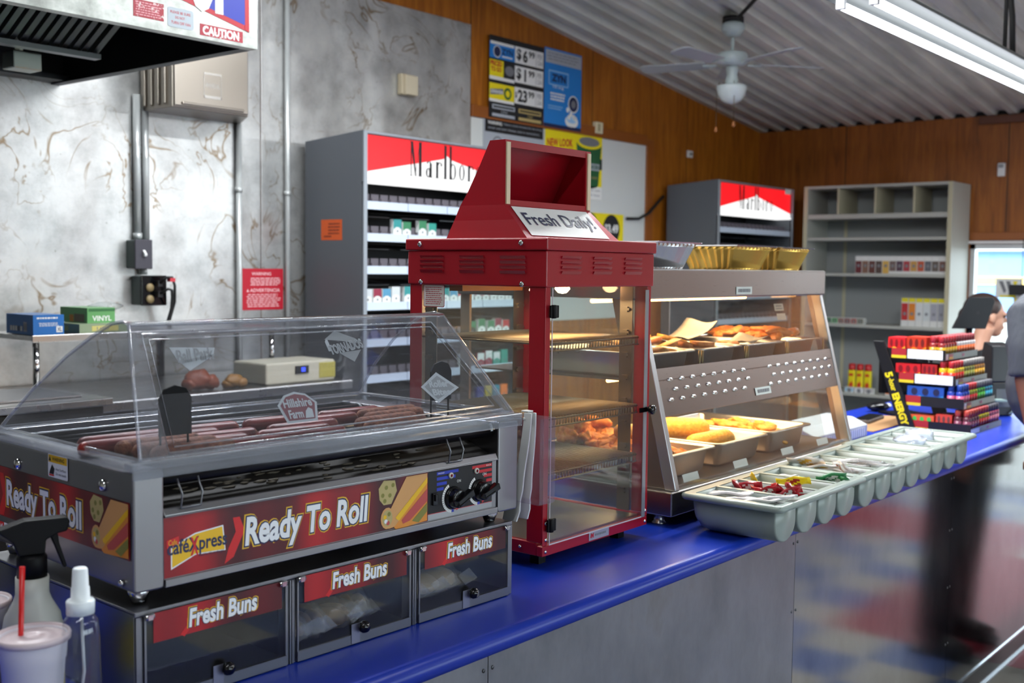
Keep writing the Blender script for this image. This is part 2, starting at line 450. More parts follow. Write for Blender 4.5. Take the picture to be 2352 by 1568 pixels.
# outside
GR = mat('parking asphalt', '#8d8b86', .9)
struct(MB().box(XF + .4, 90, -60, 60, ZFL - .3, ZFL - .15).build('ground', GR))
struct(MB().box(-30, XF + .3, -60, YF - .4, ZFL - .3, ZFL - .15).build('ground', GR))
BL = mat('blue corrugated cladding', '#6f98d4', .6)
b = thing('building', 'blue corrugated building with a yellow stripe outside the far window', 'building', (46, 17, ZFL - .15))
mb = MB()
for i in range(90):
    y0 = -12 + i * .4; mb.hexa([(0, y0, 0), (.25, y0 + .1, 0), (.25, y0 + .3, 0), (0, y0 + .4, 0), (0, y0, 2.6), (.25, y0 + .1, 2.6), (.25, y0 + .3, 2.6), (0, y0 + .4, 2.6)])
mb.box(.25, 8, -12, 24, 0, 2.6)
mb.build('wall', BL, b)
MB().box(-.06, -.01, -12, 24, 1.28, 1.58).build('stripe', mat('yellow stripe', '#f0c66a', .5), b)
sg = Sign((-.07, 2.2, 1.8), (0, -1, 0), (0, 0, 1), step=.004)
sg.text('AUTO', 0, 4.0, 0, .5, 0, 1, .03)
sg.poly([(2.2, -.12), (3.6, -.2), (3.6, -.05), (2.2, .0)], 1, 1)
sg.mb.build('lettering', [mat('yellow letter', '#f6c02a', .5), mat('pink letter', '#e25a7a', .5)], b)
MB().box(-.3, 8.3, -12.3, 24.3, 2.6, 2.75).build('roof', mat('pale roof', '#c9d4dc', .5), b)
for i in range(6):
    x, y = 62 + i * 3, 4 + i * 6.5
    tr = thing('tree', 'green tree beyond the blue building outside', 'tree', (x, y, ZFL - .15), group='trees outside')
    MB().tube([(0, 0, 0), (0, 0, 2)], [.25, .15]).build('trunk', mat('bark', '#4b3a2a', .9), tr)
    mb = MB()
    for j in range(14): mb.ell((random.uniform(-1.5, 1.5), random.uniform(-1.5, 1.5), random.uniform(2, 4.4)), (1.1, 1.1, .8), 9, 6, 0, .2)
    mb.build('crown', mat('leaves', '#5f8a3c', .8), tr)
# posters stuck on the window glass
for q, (y0, y1, z0, z1, lb) in enumerate(((2.28, 2.46, .46, .60, 'white poster with grey shapes taped inside the far window'), (2.20, 2.335, .36, .46, 'white poster with a yellow top low on the far window below the black sign'))):
    sg = Sign((XF + .0345, y1, z0), (0, -1, 0), (0, 0, 1)); w_, h_ = y1 - y0, z1 - z0
    sg.rect(0, w_, 0, h_, 0, 1)
    if q == 0:
        sg.poly([(.02, .12), (.05, .12), (.075, .05), (.06, .03)], 1, 2).poly([(.07, .12), (.1, .12), (.12, .04), (.1, .02)], 1, 2).poly([(.12, .12), (.15, .12), (.13, .05)], 2, 2).rect(.03, .14, .0, .018, 2, 2)
    else: sg.rect(.01, w_ - .01, .06, .095, 2, 2).rect(.015, .04, .04, .06, 1, 2)
    tag(sg.mb.build('window_poster', [PAPERW, INKG, YEL]), lb, 'poster')

ws = thing('window_sign', 'black box sign hanging on two cords inside the far window', 'sign', (8.36, 2.04, .48), zoff=0)
MB().box(0, .05, -.30, .30, 0, .078).build('sign_box', mat('sign box black', '#101216', .4), ws, bevel=.004)
for yy in (-.22, .22): MB().tube([(.025, yy, .078), (.025, yy, .40)], .003, 6).build('cord', mat('sign cord', '#303236', .6), ws)
# ------------------------------------------------------------------ along the back wall
# exhaust hood
HX, HZ = 2.36, 1.352
hd = thing('exhaust_hood', 'stainless exhaust hood with worn stickers above the back prep table', 'hood', (1.2, 3.7, 1.352), zoff=1.352)
hd.location = (0, 0, 1.352)
HS = brushed('hood steel', '#c3c5c0', .33, (1, 2, 20), stain=True); t, p = nt(HS)
hv = mapped(t, (1, 1, 1)); hn = noise(t, hv, 6, 5, .65); t.links.new(ramp(t, hn, [(.3, '#8f938e'), (.5, '#c2c6c1'), (.75, '#d2d4ce')]), p.inputs['Base Color'])
HI = mat('hood interior', '#3a3d3f', .4, .8)
def sheet(mb, x0, x1, y0, y1, z0, z1, mi=0): mb.box(x0, x1, y0, y1, z0, z1, mi)
mb = MB(); sheet(mb, -.6, HX, 3.06, 3.075, HZ, 1.95); sheet(mb, -.6, HX, 3.06, 3.10, HZ - .006, HZ)
mb.build('front_panel', HS, hd)
MB().box(HX - .012, HX, 3.076, YB - .014, HZ, 1.95).box(HX - .04, HX, 3.1, YB - .014, HZ - .006, HZ).build('side_panel', HI, hd)
MB().box(-.6, -.588, 3.076, YB - .014, HZ, 1.95).build('side_panel', HI, hd)
MB().box(-.588, HX - .013, 3.08, YB - .015, 1.75, 1.77).build('top_panel', HI, hd)
mb = MB().hexa([(-.588, YB - .06, HZ), (HX - .013, YB - .06, HZ), (HX - .013, YB - .015, HZ), (-.588, YB - .015, HZ), (-.588, YB - .06, 1.75), (HX - .013, YB - .06, 1.75), (HX - .013, YB - .015, 1.75), (-.588, YB - .015, 1.75)])
mb.box(-.588, HX - .013, YB - .12, YB - .062, HZ, HZ + .02)
mb.build('back_panel', HI, hd)
# baffle filters, a slanted row
fl = MB()
def slat(mb, u, y0, z0, y1, z1, wd): mb.hexa([(u, y0, z0), (u + wd, y0, z0), (u + wd, y1, z1), (u, y1, z1), (u, y0 + .02, z0 + .02), (u + wd, y0 + .02, z0 + .02), (u + wd, y1 + .02, z1 + .02), (u, y1 + .02, z1 + .02)])
FS = mat('filter steel', '#7d8283', .35, .9)
for k in range(4):
    x0 = .12 + k * .5
    mb = MB()
    for j in range(12): slat(mb, x0 + .03 + j * .036, 3.46, 1.44, 3.62, 1.385 - .03, .02)
    mb.hexa([(x0, 3.46, 1.455), (x0 + .49, 3.46, 1.455), (x0 + .49, 3.485, 1.455), (x0, 3.485, 1.455), (x0, 3.46, 1.475), (x0 + .49, 3.46, 1.475), (x0 + .49, 3.485, 1.475), (x0, 3.485, 1.475)])
    slat(mb, x0, 3.46, 1.44, 3.63, 1.35, .022); slat(mb, x0 + .468, 3.46, 1.44, 3.63, 1.35, .022)
    mb.box(x0, x0 + .49, 3.6, 3.64, 1.335, 1.352)
    mb.build('filter', FS, hd)
MB().box(-.588, HX - .013, 3.5, 3.66, 1.49, 1.75).build('filter_housing', HI, hd)
MB().box(1.86, 1.96, 3.72, 3.80, 1.285, 1.345).tube([(1.90, 3.76, 1.345), (1.90, 3.76, 1.6)], .014).build('nozzle_bracket', brushed('bracket steel', '#b0b8b0', .3), hd, bevel=.004)
# stickers on the hood face
RS = mat('worn red sticker', '#a02030', .5); t, p = nt(RS)
n_ = noise(t, mapped(t, (1, 1, 1)), 60, 4, .7); t.links.new(ramp(t, n_, [(.60, '#a02434'), (.66, '#d8d8d4')]), p.inputs['Base Color'])
BLUEI = mat('bold blue ink', '#1d2fa0', .45)
sg = Sign((1.90, 3.0597, 1.345), (1, 0, 0), (0, 0, 1))
sg.rect(.0, .105, .03, .082, 0, 1); sg.lines(.006, .10, .034, .078, 6, 1, 2)
sg.rr(.118, .212, .02, .08, .008, 2, 1); sg.text('PLEASE BE SURE', .128, .20, .062, .07, 3, 2); sg.text('DO NOT', .145, .18, .047, .055, 3, 2); sg.text('TURN OFF FAN', .13, .20, .03, .039, 3, 2)
sg.rect(.235, .40, .012, .048, 0, 1); sg.text('CAUTION', .245, .385, .016, .044, 4, 2, .04)
sg.rect(.40, .425, .06, .11, 5, 1)
sg.mb.build('sticker', [RS, mat('pink print', '#d99aa0', .6), mat('pale blue label', '#aab6bd', .5), INKR, PAPERW, mat('rust stain', '#5a4a38', .8)], hd)
sg = Sign((2.04, 3.0592, 1.43), (1, 0, 0), (0, 0, 1))
sg.poly([(.0, .03), (.285, -.035), (.285, .3), (.0, .3)], 0, 1); sg.poly([(.09, .025), (.285, -.018), (.285, .3), (.09, .3)], 1, 2); sg.poly([(.268, -.03), (.285, -.035), (.285, .3), (.268, .3)], 0, 3)
sg.text('of', .055, .205, .0, .30, 2, 4, .05); 
sg.mb.build('banner', [mat('bold red ink', '#b01828', .45), BLUEI, PAPERW], hd)
tag(hd, 'stainless exhaust hood with worn stickers above the back prep table', 'hood')
# fire suppression cabinet
an = thing('suppression_cabinet', 'dull stainless cabinet on the wall under the exhaust hood corner', 'wall cabinet', (0, 0, 1.285), zoff=1.285)
AST = brushed('cabinet steel', '#a29a90', .35, (3, 3, 30))
mb = MB().prism([(2.722, 4.10), (3.108, 4.10), (3.245, YB - .013), (2.722, YB - .013)], 1.285, 1.70, 'z')
for k in range(4): mb.box(2.712, 2.722, 4.14 + k * .05, 4.16 + k * .05, 1.30, 1.69)
mb.build('body', AST, an, bevel=.006)
mb = MB().box(2.728, 3.102, 4.088, 4.099, 1.293, 1.69).box(2.76, 3.075, 4.078, 4.089, 1.300, 1.312)
dr = mb.build('door', AST, an, bevel=.004)
sg = Sign((2.87, 4.0875, 1.34), (1, 0, 0), (0, 0, 1))
sg.rr(.0, .09, .0, .012, .004, 0, 2).rr(.0, .09, .10, .108, .003, 0, 2).rect(0, .003, 0, .1, 0, 2).rect(.087, .09, 0, .1, 0, 2)
sg.text('ANSUL', .008, .082, .045, .066, 0, 2, .02)
sg.mb.build('emblem', [mat('embossed highlight', '#d6d2cc', .25, 1)], dr)
# conduits
CON = brushed('galvanised conduit', '#b9bdbd', .25, (30, 30, 1), metal=.25)
def conduit(x, z0, z1, r, label, y=YB - .03, straps=()):
    mb = MB().tube([(x, y, z0), (x, y, z1)], r, 12)
    for z in straps: mb.tube([(x, y, z - .012), (x, y, z + .012)], r * 1.22, 12)
    return tag(mb.build('conduit', CON), label, 'conduit')
conduit(2.693, .735, 1.352, .016, 'left of the twin galvanised conduits dropping into the switch box', straps=(.75,))
conduit(2.734, .735, 1.352, .015, 'right of the twin galvanised conduits dropping into the switch box')
conduit(3.222, -.3, 1.285, .014, 'grey conduit rising to the underside of the stainless wall cabinet', straps=(.98,))
conduit(3.508, -.3, 2.35, .013, 'thin full height conduit between the stainless sheets and the cigarette display', straps=(.98,))
# switch box and outlet box
GBOX = mat('grey enamel box', '#55605e', .5); GFACE = mat('dark grey cover', '#3c3a44', .5)
sw = thing('switch_box', 'grey light switch box under the twin conduits', 'switch', (0, 0, .62), zoff=.62)
MB().box(2.648, 2.725, 4.27, YB - .013, .612, .732).build('body', GBOX, sw, bevel=.004)
MB().box(2.645, 2.728, 4.262, 4.2695, .609, .735).build('cover_plate', GFACE, sw, bevel=.003)
MB().prism([(4.2615, .662), (4.2615, .69), (4.245, .672), (4.247, .664)], 2.68, 2.692, 'x').build('toggle', WHITEP, sw)
MB().tube([(2.715, 4.312, .6115), (2.715, 4.312, .585)], .016, 12).build('conduit_nipple', CON, sw)
ou = thing('outlet_box', 'black outlet box with plugged in cords below the switch box', 'outlet', (0, 0, .46), zoff=.46)
MB().box(2.67, 2.785, 4.265, YB - .013, .455, .578).build('body', GBOX, ou, bevel=.004)
GLB = mat('gloss black', '#0a0a0c', .12)
MB().box(2.667, 2.79, 4.252, 4.2645, .452, .582).build('cover_plate', GLB, ou, bevel=.004)
for dz in (.48, .53):
    mb = MB().lathe([(.018, 0), (.018, .006), (.0, .006)], 16, (2.705, 4.2515, dz), 0, True, 'y')
    mb.v = [(x, 4.2515 - (y - 4.2515), z) for x, y, z in mb.v]
    mb.build('socket', mat('tan socket', '#8d7b58', .5), ou)
PLUG = mat('black rubber', '#17171a', .5)
mb = MB().box(2.728, 2.75, 4.222, 4.2505, .535, .56)
mb.tube([(2.74, 4.225, .55), (2.75, 4.19, .575), (2.775, 4.19, .575), (2.795, 4.2, .54), (2.808, 4.22, .47), (2.812, 4.27, .38), (2.813, 4.32, .28), (2.813, 4.325, .0)], .006, 8)
c_ = tag(mb.build('electric_cable', PLUG), 'black cord with a red tag arching out of the outlet box', 'cord')
MB().box(2.76, 2.785, 4.18, 4.205, .556, .572).build('tag', mat('red cord tag', '#c23340', .5), c_)
mb = MB().box(2.728, 2.75, 4.222, 4.2505, .49, .515)
mb.tube([(2.74, 4.225, .505), (2.752, 4.185, .525), (2.77, 4.185, .52), (2.785, 4.205, .49), (2.797, 4.23, .44), (2.80, 4.27, .37), (2.801, 4.322, .28), (2.80, 4.325, .0)], .006, 8)
tag(mb.build('electric_cable', PLUG), 'lower plain black cord drooping from the outlet box', 'cord')
# warning sign
sg = Sign((3.245, YB - .0135, .418), (1, 0, 0), (0, 0, 1)); sg.rr(0, .248, 0, .197, .008, 0, 1)
sg.text('WARNING', .06, .175, .165, .18, 1, 2, .02); sg.lines(.05, .235, .115, .155, 5, 1, 2, .5)
sg.text('ADVERTENCIA', .05, .228, .085, .102, 1, 2, .02); sg.poly([(.03, .086), (.045, .086), (.0375, .10)], 1, 2); sg.lines(.03, .235, .012, .078, 7, 1, 2, .45)
sg.mb.box(3.245, 3.493, YB - .0133, YB - .0121, .418, .615, 0)
tag(sg.mb.build('warning_sign', [mat('sign red', '#b31e30', .4), mat('sign pink white', '#e6b8bc', .5)]), 'red bilingual warning sign on the steel wall between two conduits', 'sign')
# small boxes on the wall
jb = thing('junction_box', 'beige plastic box mounted high on the steel wall sheet', 'wall box', (0, 0, 1.545), zoff=1.545)
MB().box(4.262, 4.375, 4.30, YB - .013, 1.548, 1.66).build('body', mat('aged plastic', '#b8ab90', .5), jb, bevel=.006)
MB().box(4.285, 4.378, 4.292, 4.2995, 1.552, 1.655).build('cover_plate', mat('aged plastic pale', '#c4b9a0', .5), jb, bevel=.003)
th = thing('thermostat', 'small cream thermostat on the wood wall right of the blue poster', 'thermostat', (0, 0, 1.53), zoff=1.53)
MB().box(6.075, 6.15, 4.315, YB - .0005, 1.525, 1.60).build('body', CREAM, th, bevel=.004)
MB().box(6.09, 6.11, 4.311, 4.3148, 1.54, 1.585).build('slider', mat('cream dark', '#a89c7c', .5), th)
th = thing('wall_switch', 'tiny white switch plate on the wood wall near the far corner', 'switch', (0, 0, 1.47), zoff=1.47)
MB().box(7.28, 7.35, 4.335, YB - .0005, 1.468, 1.52).build('cover_plate', WHITEP, th, bevel=.003)
MB().box(7.305, 7.325, 4.325, 4.3348, 1.485, 1.503).build('toggle', mat('switch grey', '#8a8a86', .5), th)
fs = thing('wall_sensor', 'slim white sensor on the far wood wall above the window', 'sensor', (0, 0, 1.33), zoff=1.33)
MB().box(XF - .03, XF - .0005, 2.412, 2.462, 1.325, 1.42).build('body', WHITEP, fs, bevel=.006)
MB().box(XF - .0345, XF - .0305, 2.42, 2.454, 1.385, 1.41).build('lens', mat('sensor grey', '#9a9ca0', .3), fs)
# ---------------- posters on the back wall (flat prints)
PB = mat('poster black', '#15161a', .5); PBL = mat('poster blue', '#1f7fcf', .45); LBL = mat('poster light blue', '#9cc7ec', .5)
PGN = mat('poster green', '#1d5a34', .45); PSIL = mat('poster silver', '#aab0b8', .4); PGOLD = mat('poster gold', '#b9a36a', .5)
PM = [PAPERW, PB, PBL, YEL, INKR, INKN, LBL, PGN, PSIL, PGOLD, INKG]
def poster(name, o, w_, h_, rot=0, back=0):
    c, s = math.cos(rot), math.sin(rot)
    sg = Sign(o, (c, 0, s), (-s, 0, c), step=.0006); sg.rect(0, w_, 0, h_, back, 1); return sg
sg = poster('', (5.0, YB - .0235, 1.515), .515, .475, 0, 1)
h = .475
for k, (z, txt, sup) in enumerate(((.345, '6', '99'), (.23, '1', '99'), (.105, '23', '99'))):
    sg.rect(.235, .51, z, z + .098, 0, 2)
    if len(txt) == 1: sg.text('$', .25, .295, z + .014, z + .088, 1, 3, .03); sg.text(txt, *((.31, .355) if txt != '1' else (.325, .342)), z + .012, z + .086, 1, 3, .04)
    else: sg.text('$', .24, .258, z + .03, z + .07, 1, 3, .03); sg.text(txt, .265, .355, z + .012, z + .086, 1, 3, .04)
    sg.text(sup, .365, .425, z + .046, z + .086, 1, 3, .03)
    sg.rect(.436, .439, z + .004, z + .094, 10, 3); sg.text('PER', .452, .50, z + .052, z + .082, 10, 3); sg.text('CAN', .452, .50, z + .014, z + .042, 10, 3)
sg.rect(.003, .232, .345, .44, 2, 2); sg.rect(.01, .225, .425, .442, 0, 3); sg.disc(.07, .385, .035, 0, 3); sg.disc(.07, .385, .03, 5, 4); sg.text('ZYN', .11, .215, .375, .41, 5, 3, .03); sg.rect(.115, .21, .358, .366, 0, 3)
sg.rect(.003, .13, .24, .335, 3, 2); sg.text('PRICED', .01, .115, .3, .33, 4, 3, .04); sg.text('TO GO', .015, .11, .268, .295, 4, 3, .04); sg.rect(.13, .232, .24, .33, 1, 2); sg.disc(.185, .285, .042, 10, 3, ry=.03); sg.rect(.003, .232, .22, .24, 0, 2)
sg.rect(.003, .232, .105, .20, 3, 2); sg.poly([(.01, .13), (.13, .142), (.13, .175), (.01, .163)], 10, 3); sg.text('LONGHORN', .015, .125, .142, .162, 0, 4, .03); sg.disc(.17, .15, .035, 7, 3); sg.disc(.17, .15, .02, 3, 4); sg.rect(.003, .23, .092, .108, 0, 3)
sg.rect(.03, .24, .052, .078, 8, 2); sg.rect(.275, .495, .052, .078, 9, 2); sg.rect(.03, .24, .008, .026, 8, 2); sg.rect(.275, .495, .008, .026, 9, 2)
sg.rect(.04, .23, .06, .07, 1, 3); sg.rect(.285, .485, .06, .07, 1, 3); sg.text('ON!', .11, .17, .03, .046, 8, 3); sg.text('ON!', .36, .41, .03, .046, 9, 3)
tag(sg.mb.build('price_poster', PM), 'black price board poster reading 6.99, 1.99 and 23.99', 'poster')
sg = poster('', (5.522, YB - .0235, 1.515), .39, .485, 0, 2)
sg.rect(.012, .385, .395, .475, 8, 2); sg.lines(.025, .375, .41, .465, 3, 10, 3, .25)
for a in ((.045, .25, .345, .352), (.045, .25, .262, .268), (.045, .052, .262, .35), (.243, .25, .262, .35)): sg.rect(*a, 6, 2)
sg.text('ZYN', .075, .222, .285, .332, 5, 3, .05); sg.text('10 mg', .09, .2, .24, .262, 0, 3)
sg.lines(.06, .23, .165, .22, 3, 0, 3, .6); sg.lines(.04, .2, .11, .14, 2, 6, 3, .4)
sg.disc(.305, .165, .055, 0, 2); sg.disc(.305, .165, .047, 5, 3); sg.disc(.305, .165, .025, 10, 4)
sg.disc(.29, .055, .07, 0, 2, ry=.04); sg.disc(.29, .07, .055, 6, 3, ry=.025)
for a, b_ in ((.245, .125), (.28, .1), (.31, .085), (.26, .08), (.33, .075)): sg.disc(a, b_, .016, 0, 4)
sg.rect(0, .39, 0, .022, 5, 2)
tag(sg.mb.build('poster', PM), 'blue poster with white pouch tin on the wood wall', 'poster')
sg = poster('', (4.965, YB - .013, 1.28), .575, .235, 0, 8)
sg.rect(.015, .565, .15, .225, 1, 2); sg.text('WARNING:', .04, .17, .195, .215, 0, 3, .02); sg.text('Tobacco smoke increases the risk of lung', .18, .55, .197, .213, 8, 3); sg.text('cancer and heart disease, even in nonsmokers.', .04, .53, .167, .183, 8, 3)
sg.disc(.13, .08, .05, 10, 2); sg.disc(.13, .08, .04, 8, 3)
tag(sg.mb.build('poster', PM), 'grey tobacco health warning poster under the black price board', 'poster')
sg = poster('', (5.552, YB - .013, 1.09), .62, .425, 0, 3)
sg.text('NEW LOOK', .02, .29, .315, .365, 4, 3, .03, rot=.06); sg.text('SAME GREAT TASTE', .025, .29, .275, .305, 4, 3, .02, rot=.06)
sg.poly([(.0, .13), (.62, .2), (.62, .27), (.33, .29), (.0, .26)], 1, 2)
sg.poly([(.36, .1), (.58, .1), (.61, .355), (.33, .355)], 7, 3); sg.disc(.47, .355, .14, 7, 4, ry=.042); sg.disc(.47, .365, .14, 3, 5, ry=.04); sg.disc(.47, .372, .115, 10, 6, ry=.03); sg.disc(.47, .1, .11, 7, 4, ry=.03)
sg.poly([(.345, .15), (.43, .13), (.43, .28), (.35, .26)], 9, 4); sg.rect(.40, .59, .19, .235, 8, 5); sg.text('LONGHORN', .405, .585, .198, .227, 7, 6, .03); sg.text('WINTERGREEN', .42, .57, .135, .15, 9, 5)
sg.rect(.0, .62, .0, .085, 0, 4); sg.text('WARNING: This product can', .02, .6, .05, .07, 10, 5); sg.text('cause gum disease and tooth loss.', .02, .6, .018, .038, 10, 5)
tag(sg.mb.build('poster', PM), 'yellow snuff tin poster headed NEW LOOK on the white board', 'poster')
sg = poster('', (5.95, YB - .013, .80), .49, .205, 0, 3)
sg.disc(.10, .125, .08, 7, 2); sg.disc(.10, .125, .06, 8, 3); sg.disc(.10, .125, .05, 7, 4); sg.disc(.345, .1, .1, 1, 2); sg.text('$3.49', .262, .428, .068, .135, 0, 3, .04)
tag(sg.mb.build('poster', PM), 'small yellow poster with a black circle reading 3.49', 'poster')
# dark cord on the wall by the wood frame
tag(MB().tube([(6.46, YB - .03, .98), (6.60, YB - .035, .985), (6.72, YB - .04, 1.03), (6.82, YB - .04, 1.10), (6.92, YB - .03, 1.16)], .01, 8).build('wire', BLACKM), 'dark wire drooping from behind the smaller cigarette display', 'wire')
# ------------------------------------------------------------------ cigarette displays (lit header, dark shelves with white price rails)
CG = mat('charcoal enamel', '#565a60', .42); CGL = mat('silver edge', '#9aa2aa', .4, .5); CIN = mat('display interior', '#101216', .5)
SIGNR = mat('backlit red', '#8a1018', .4, emit=.7, ecol='#ff1a22'); SIGNW = mat('backlit white', '#606060', .4, emit=.88, ecol='#ffffff')
RAIL = mat('white price rail', '#c5d2e2', .3); PUSH = mat('smoked pusher', '#5d5860', .4); TRAYG = mat('smoked tray plastic', '#3a3f46', .2)
DW, DD = 1.17, .40
SHZ = (.912, .762, .608, .436, .262, .09, -.09)
def cig_display(x0, label):
    d = thing('cigarette_display', label, 'display cabinet', (x0, 3.89, -H0), zoff=-H0, group=None)
    for xx in (0, DW - .02):
        mb = MB().prism([(.0, -H0), (DD, -H0), (DD, 1.235), (-.012, 1.265), (-.012, 1.03), (.0, 1.02)], xx, xx + .02, 'x')
        mb.box(xx - .001, xx + .021, -.022, -.0125, -H0, 1.262, 1)
        mb.build('side_panel', [CG, CGL], d, bevel=.002)
    MB().box(.021, DW - .021, DD - .02, DD, -H0, 1.233).build('back_panel', CIN, d)
    MB().hexa([(.021, -.011, 1.252), (DW - .021, -.011, 1.252), (DW - .021, DD - .021, 1.222), (.021, DD - .021, 1.222), (.021, -.011, 1.263), (DW - .021, -.011, 1.263), (DW - .021, DD - .021, 1.233), (.021, DD - .021, 1.233)]).build('top_panel', CGL, d)
    h = MB().box(.022, DW - .022, .0, .12, 1.045, 1.25).build('header_box', CG, d)
    sg = Sign((.022, -.001, 1.045), (1, 0, 0), (0, 0, 1)); W_ = DW - .044; hh = .202
    sg.rect(0, W_, 0, hh, 0, 0); c = W_ / 2
    sg.poly([(0, 0), (W_, 0), (W_, .028), (c + .03, .128), (c, .146), (c - .03, .128), (0, .028)], 1, 1)
    X = lambda q: c - .265 + .53 * q
    B0, XH, TP = .030, .112, .198
    def stem(q0, q1, y0, y1): sg.poly([(X(q0) - .002, y0), (X(q1) + .003, y0), (X(q1) + .003, y1), (X(q0) - .002, y1)], 2, 2)
    def ring(q0, q1, y0, y1, a0=0, a1=360, n=22):
        cx, rx, ry, cyy = (X(q0) + X(q1)) / 2, (X(q1) - X(q0)) / 2, (y1 - y0) / 2, (y0 + y1) / 2; ix = rx - .0125; iy = ry - .0045
        for i in range(n):
            t0, t1 = R(a0 + (a1 - a0) * i / n), R(a0 + (a1 - a0) * (i + 1) / n)
            sg.poly([(cx + ix * math.cos(t0), cyy + iy * math.sin(t0)), (cx + rx * math.cos(t0), cyy + ry * math.sin(t0)), (cx + rx * math.cos(t1), cyy + ry * math.sin(t1)), (cx + ix * math.cos(t1), cyy + iy * math.sin(t1))], 2, 2)
    def serif(q0, q1, y): sg.rect(X(q0), X(q1), y, y + .003, 2, 2)
    stem(.012, .017, B0, TP); sg.poly([(X(.066), B0), (X(.086), B0), (X(.040), TP), (X(.004), TP)], 2, 2); sg.poly([(X(.066), B0), (X(.074), B0), (X(.128), TP), (X(.122), TP)], 2, 2); stem(.118, .148, B0, TP)
    serif(-.004, .034, B0); serif(.106, .162, B0); serif(-.004, .04, TP - .003); serif(.118, .16, TP - .003)
    stem(.262, .286, B0, XH - .012); ring(.208, .275, B0, B0 + .048); ring(.216, .286, XH - .034, XH, 10, 170); serif(.28, .30, B0)
    stem(.350, .374, B0, XH); serif(.338, .388, B0); serif(.338, .374, XH - .003); ring(.36, .44, XH - .05, XH, 30, 150); sg.disc(X(.42), XH - .014, .006, 2, 2, 10, .009)
    stem(.462, .488, B0, TP); serif(.450, .500, B0); serif(.450, .488, TP - .003)
    stem(.536, .560, B0, TP); serif(.524, .56, TP - .003); ring(.54, .628, B0, XH)
    ring(.668, .752, B0, XH)
    stem(.80, .824, B0, XH); serif(.788, .838, B0); serif(.788, .824, XH - .003); ring(.81, .888, XH - .05, XH, 30, 150); sg.disc(X(.87), XH - .014, .006, 2, 2, 10, .009)
    ring(.912, 1.0, B0, XH)
    sg.mb.build('header_sign', [SIGNR, SIGNW, INKB], h)
    MB().box(.022, DW - .022, -.008, .12, 1.030, 1.044).build('header_ledge', SIGNW, d)
    for z in SHZ:
        s = MB().box(.022, DW - .022, .002, DD - .021, z - .004, z).build('shelf', CIN, d)
        mb = MB(); n = 4; w_ = (DW - .05) / n
        for i in range(n):
            a = .024 + i * w_; mb.box(a, a + w_ - .006, -.010, .001, z - .012, z + .026); mb.box(a, a + w_ - .006, -.013, -.0105, z - .012, z - .008)
        mb.build('price_rail', RAIL, s)
        mb = MB()
        for i in range(18):
            a = .03 + i * .0615
            mb.box(a, a + .05, .03, .034, z + .001, z + .062); mb.box(a + .052, a + .054, .012, .28, z + .001, z + .04)
        mb.build('pusher_row', PUSH, s)
        mb = MB()
        for i in range(4): a = .04 + i * .28; mb.hexa([(a, .06, z + .105), (a + .2, .06, z + .105), (a + .2, .3, z + .13), (a, .3, z + .13), (a, .06, z + .108), (a + .2, .06, z + .108), (a + .2, .3, z + .133), (a, .3, z + .133)])
        if z < .9: mb.build('guide_tray', TRAYG, s)
    MB().box(.022, DW - .022, .005, DD - .021, -H0, -.30).build('base_cabinet', CG, d)
    return d
d1 = cig_display(3.592, 'large charcoal cigarette display with a lit red and white header beside the steel wall')
d2 = dup(d1, (6.925, 3.89, -H0), (0, 0, 0), 'smaller looking lit cigarette display in the far corner beside the grey shelves')
sg = Sign((3.5915, 4.17, .755), (0, -1, 0), (0, 0, 1)); sg.rect(0, .15, 0, .098, 0, 1)
sg.lines(.05, .14, .025, .085, 4, 1, 2, .5); sg.lines(.02, .08, .012, .024, 1, 1, 2, .6)
sg.mb.build('note', [mat('orange note', '#cf5a28', .6), mat('note ink', '#6a2a18', .6)]); tag(bpy.data.objects['note'], 'orange paper note taped to the side of the large cigarette display', 'note')
sg = Sign((7.95, 3.8765, 1.22), (1, 0, 0), (0, 0, 1)); sg.rr(0, .11, 0, .04, .006, 0, 1)
tag(sg.mb.build('price_sticker', [PAPERW]), 'blank white sticker on the header of the far cigarette display', 'sticker')
# packs
WHT = mat('pack white', '#dfe4e2', .35); _pk = {}
def pack_mesh(hh, c1, c2):
    mb = MB().box(0, .054, 0, .023, 0, hh); sg = Sign((0, -.0002, 0), (1, 0, 0), (0, 0, 1), mb)
    sg.rect(0, .054, hh * .62, hh, 1, 1); sg.poly([(0, hh * .62), (.027, hh * .80), (.054, hh * .62), (.054, hh * .5), (.027, hh * .68), (0, hh * .5)], 2, 2); sg.rect(.012, .042, hh * .16, hh * .24, 3, 2); sg.disc(.027, hh * .42, .006, 3, 2, 10)
    return mb
_pc = {}
NAMES = {'#2a8a8a': 'teal', '#2f7a52': 'green', '#b8202c': 'red', '#8a2440': 'maroon', '#c8cfd2': 'white', '#1f8f80': 'sea green', '#1b1c20': 'black', '#3a3f90': 'purple', '#d8c020': 'yellow', '#1f7f98': 'blue', '#d8702a': 'orange', '#4f8fb0': 'pale blue'}
ORD = ['first', 'second', 'third', 'fourth', 'fifth', 'sixth', 'seventh', 'eighth', 'ninth', 'tenth', 'eleventh', 'twelfth', 'thirteenth']
def pack(x, z, col, tall, body, lab, grp, y=3.902):
    key = (col, tall, body)
    if key in _pc:
        o = _pc[key].copy(); COL.objects.link(o)
    else:
        o = pack_mesh(.098 if tall else .088, col, body).build('cigarette_pack', [WHT if body == 'w' else mat('pack ' + body, body, .4), mat('pack top ' + col, col, .4), mat('pack roof ' + col, col, .4), INKG]); _pc[key] = o
    o.location = (x, y, z); return tag(o, lab, 'cigarette pack', grp)
def packrow(items, z, where, grp):
    for i, (x, col, tall, body) in enumerate(items):
        pack(x, z + .0005, col, tall, body, '%s pack, %s from left %s' % (NAMES[col] + (' topped white' if body == 'w' else ''), ORD[i], where), grp)
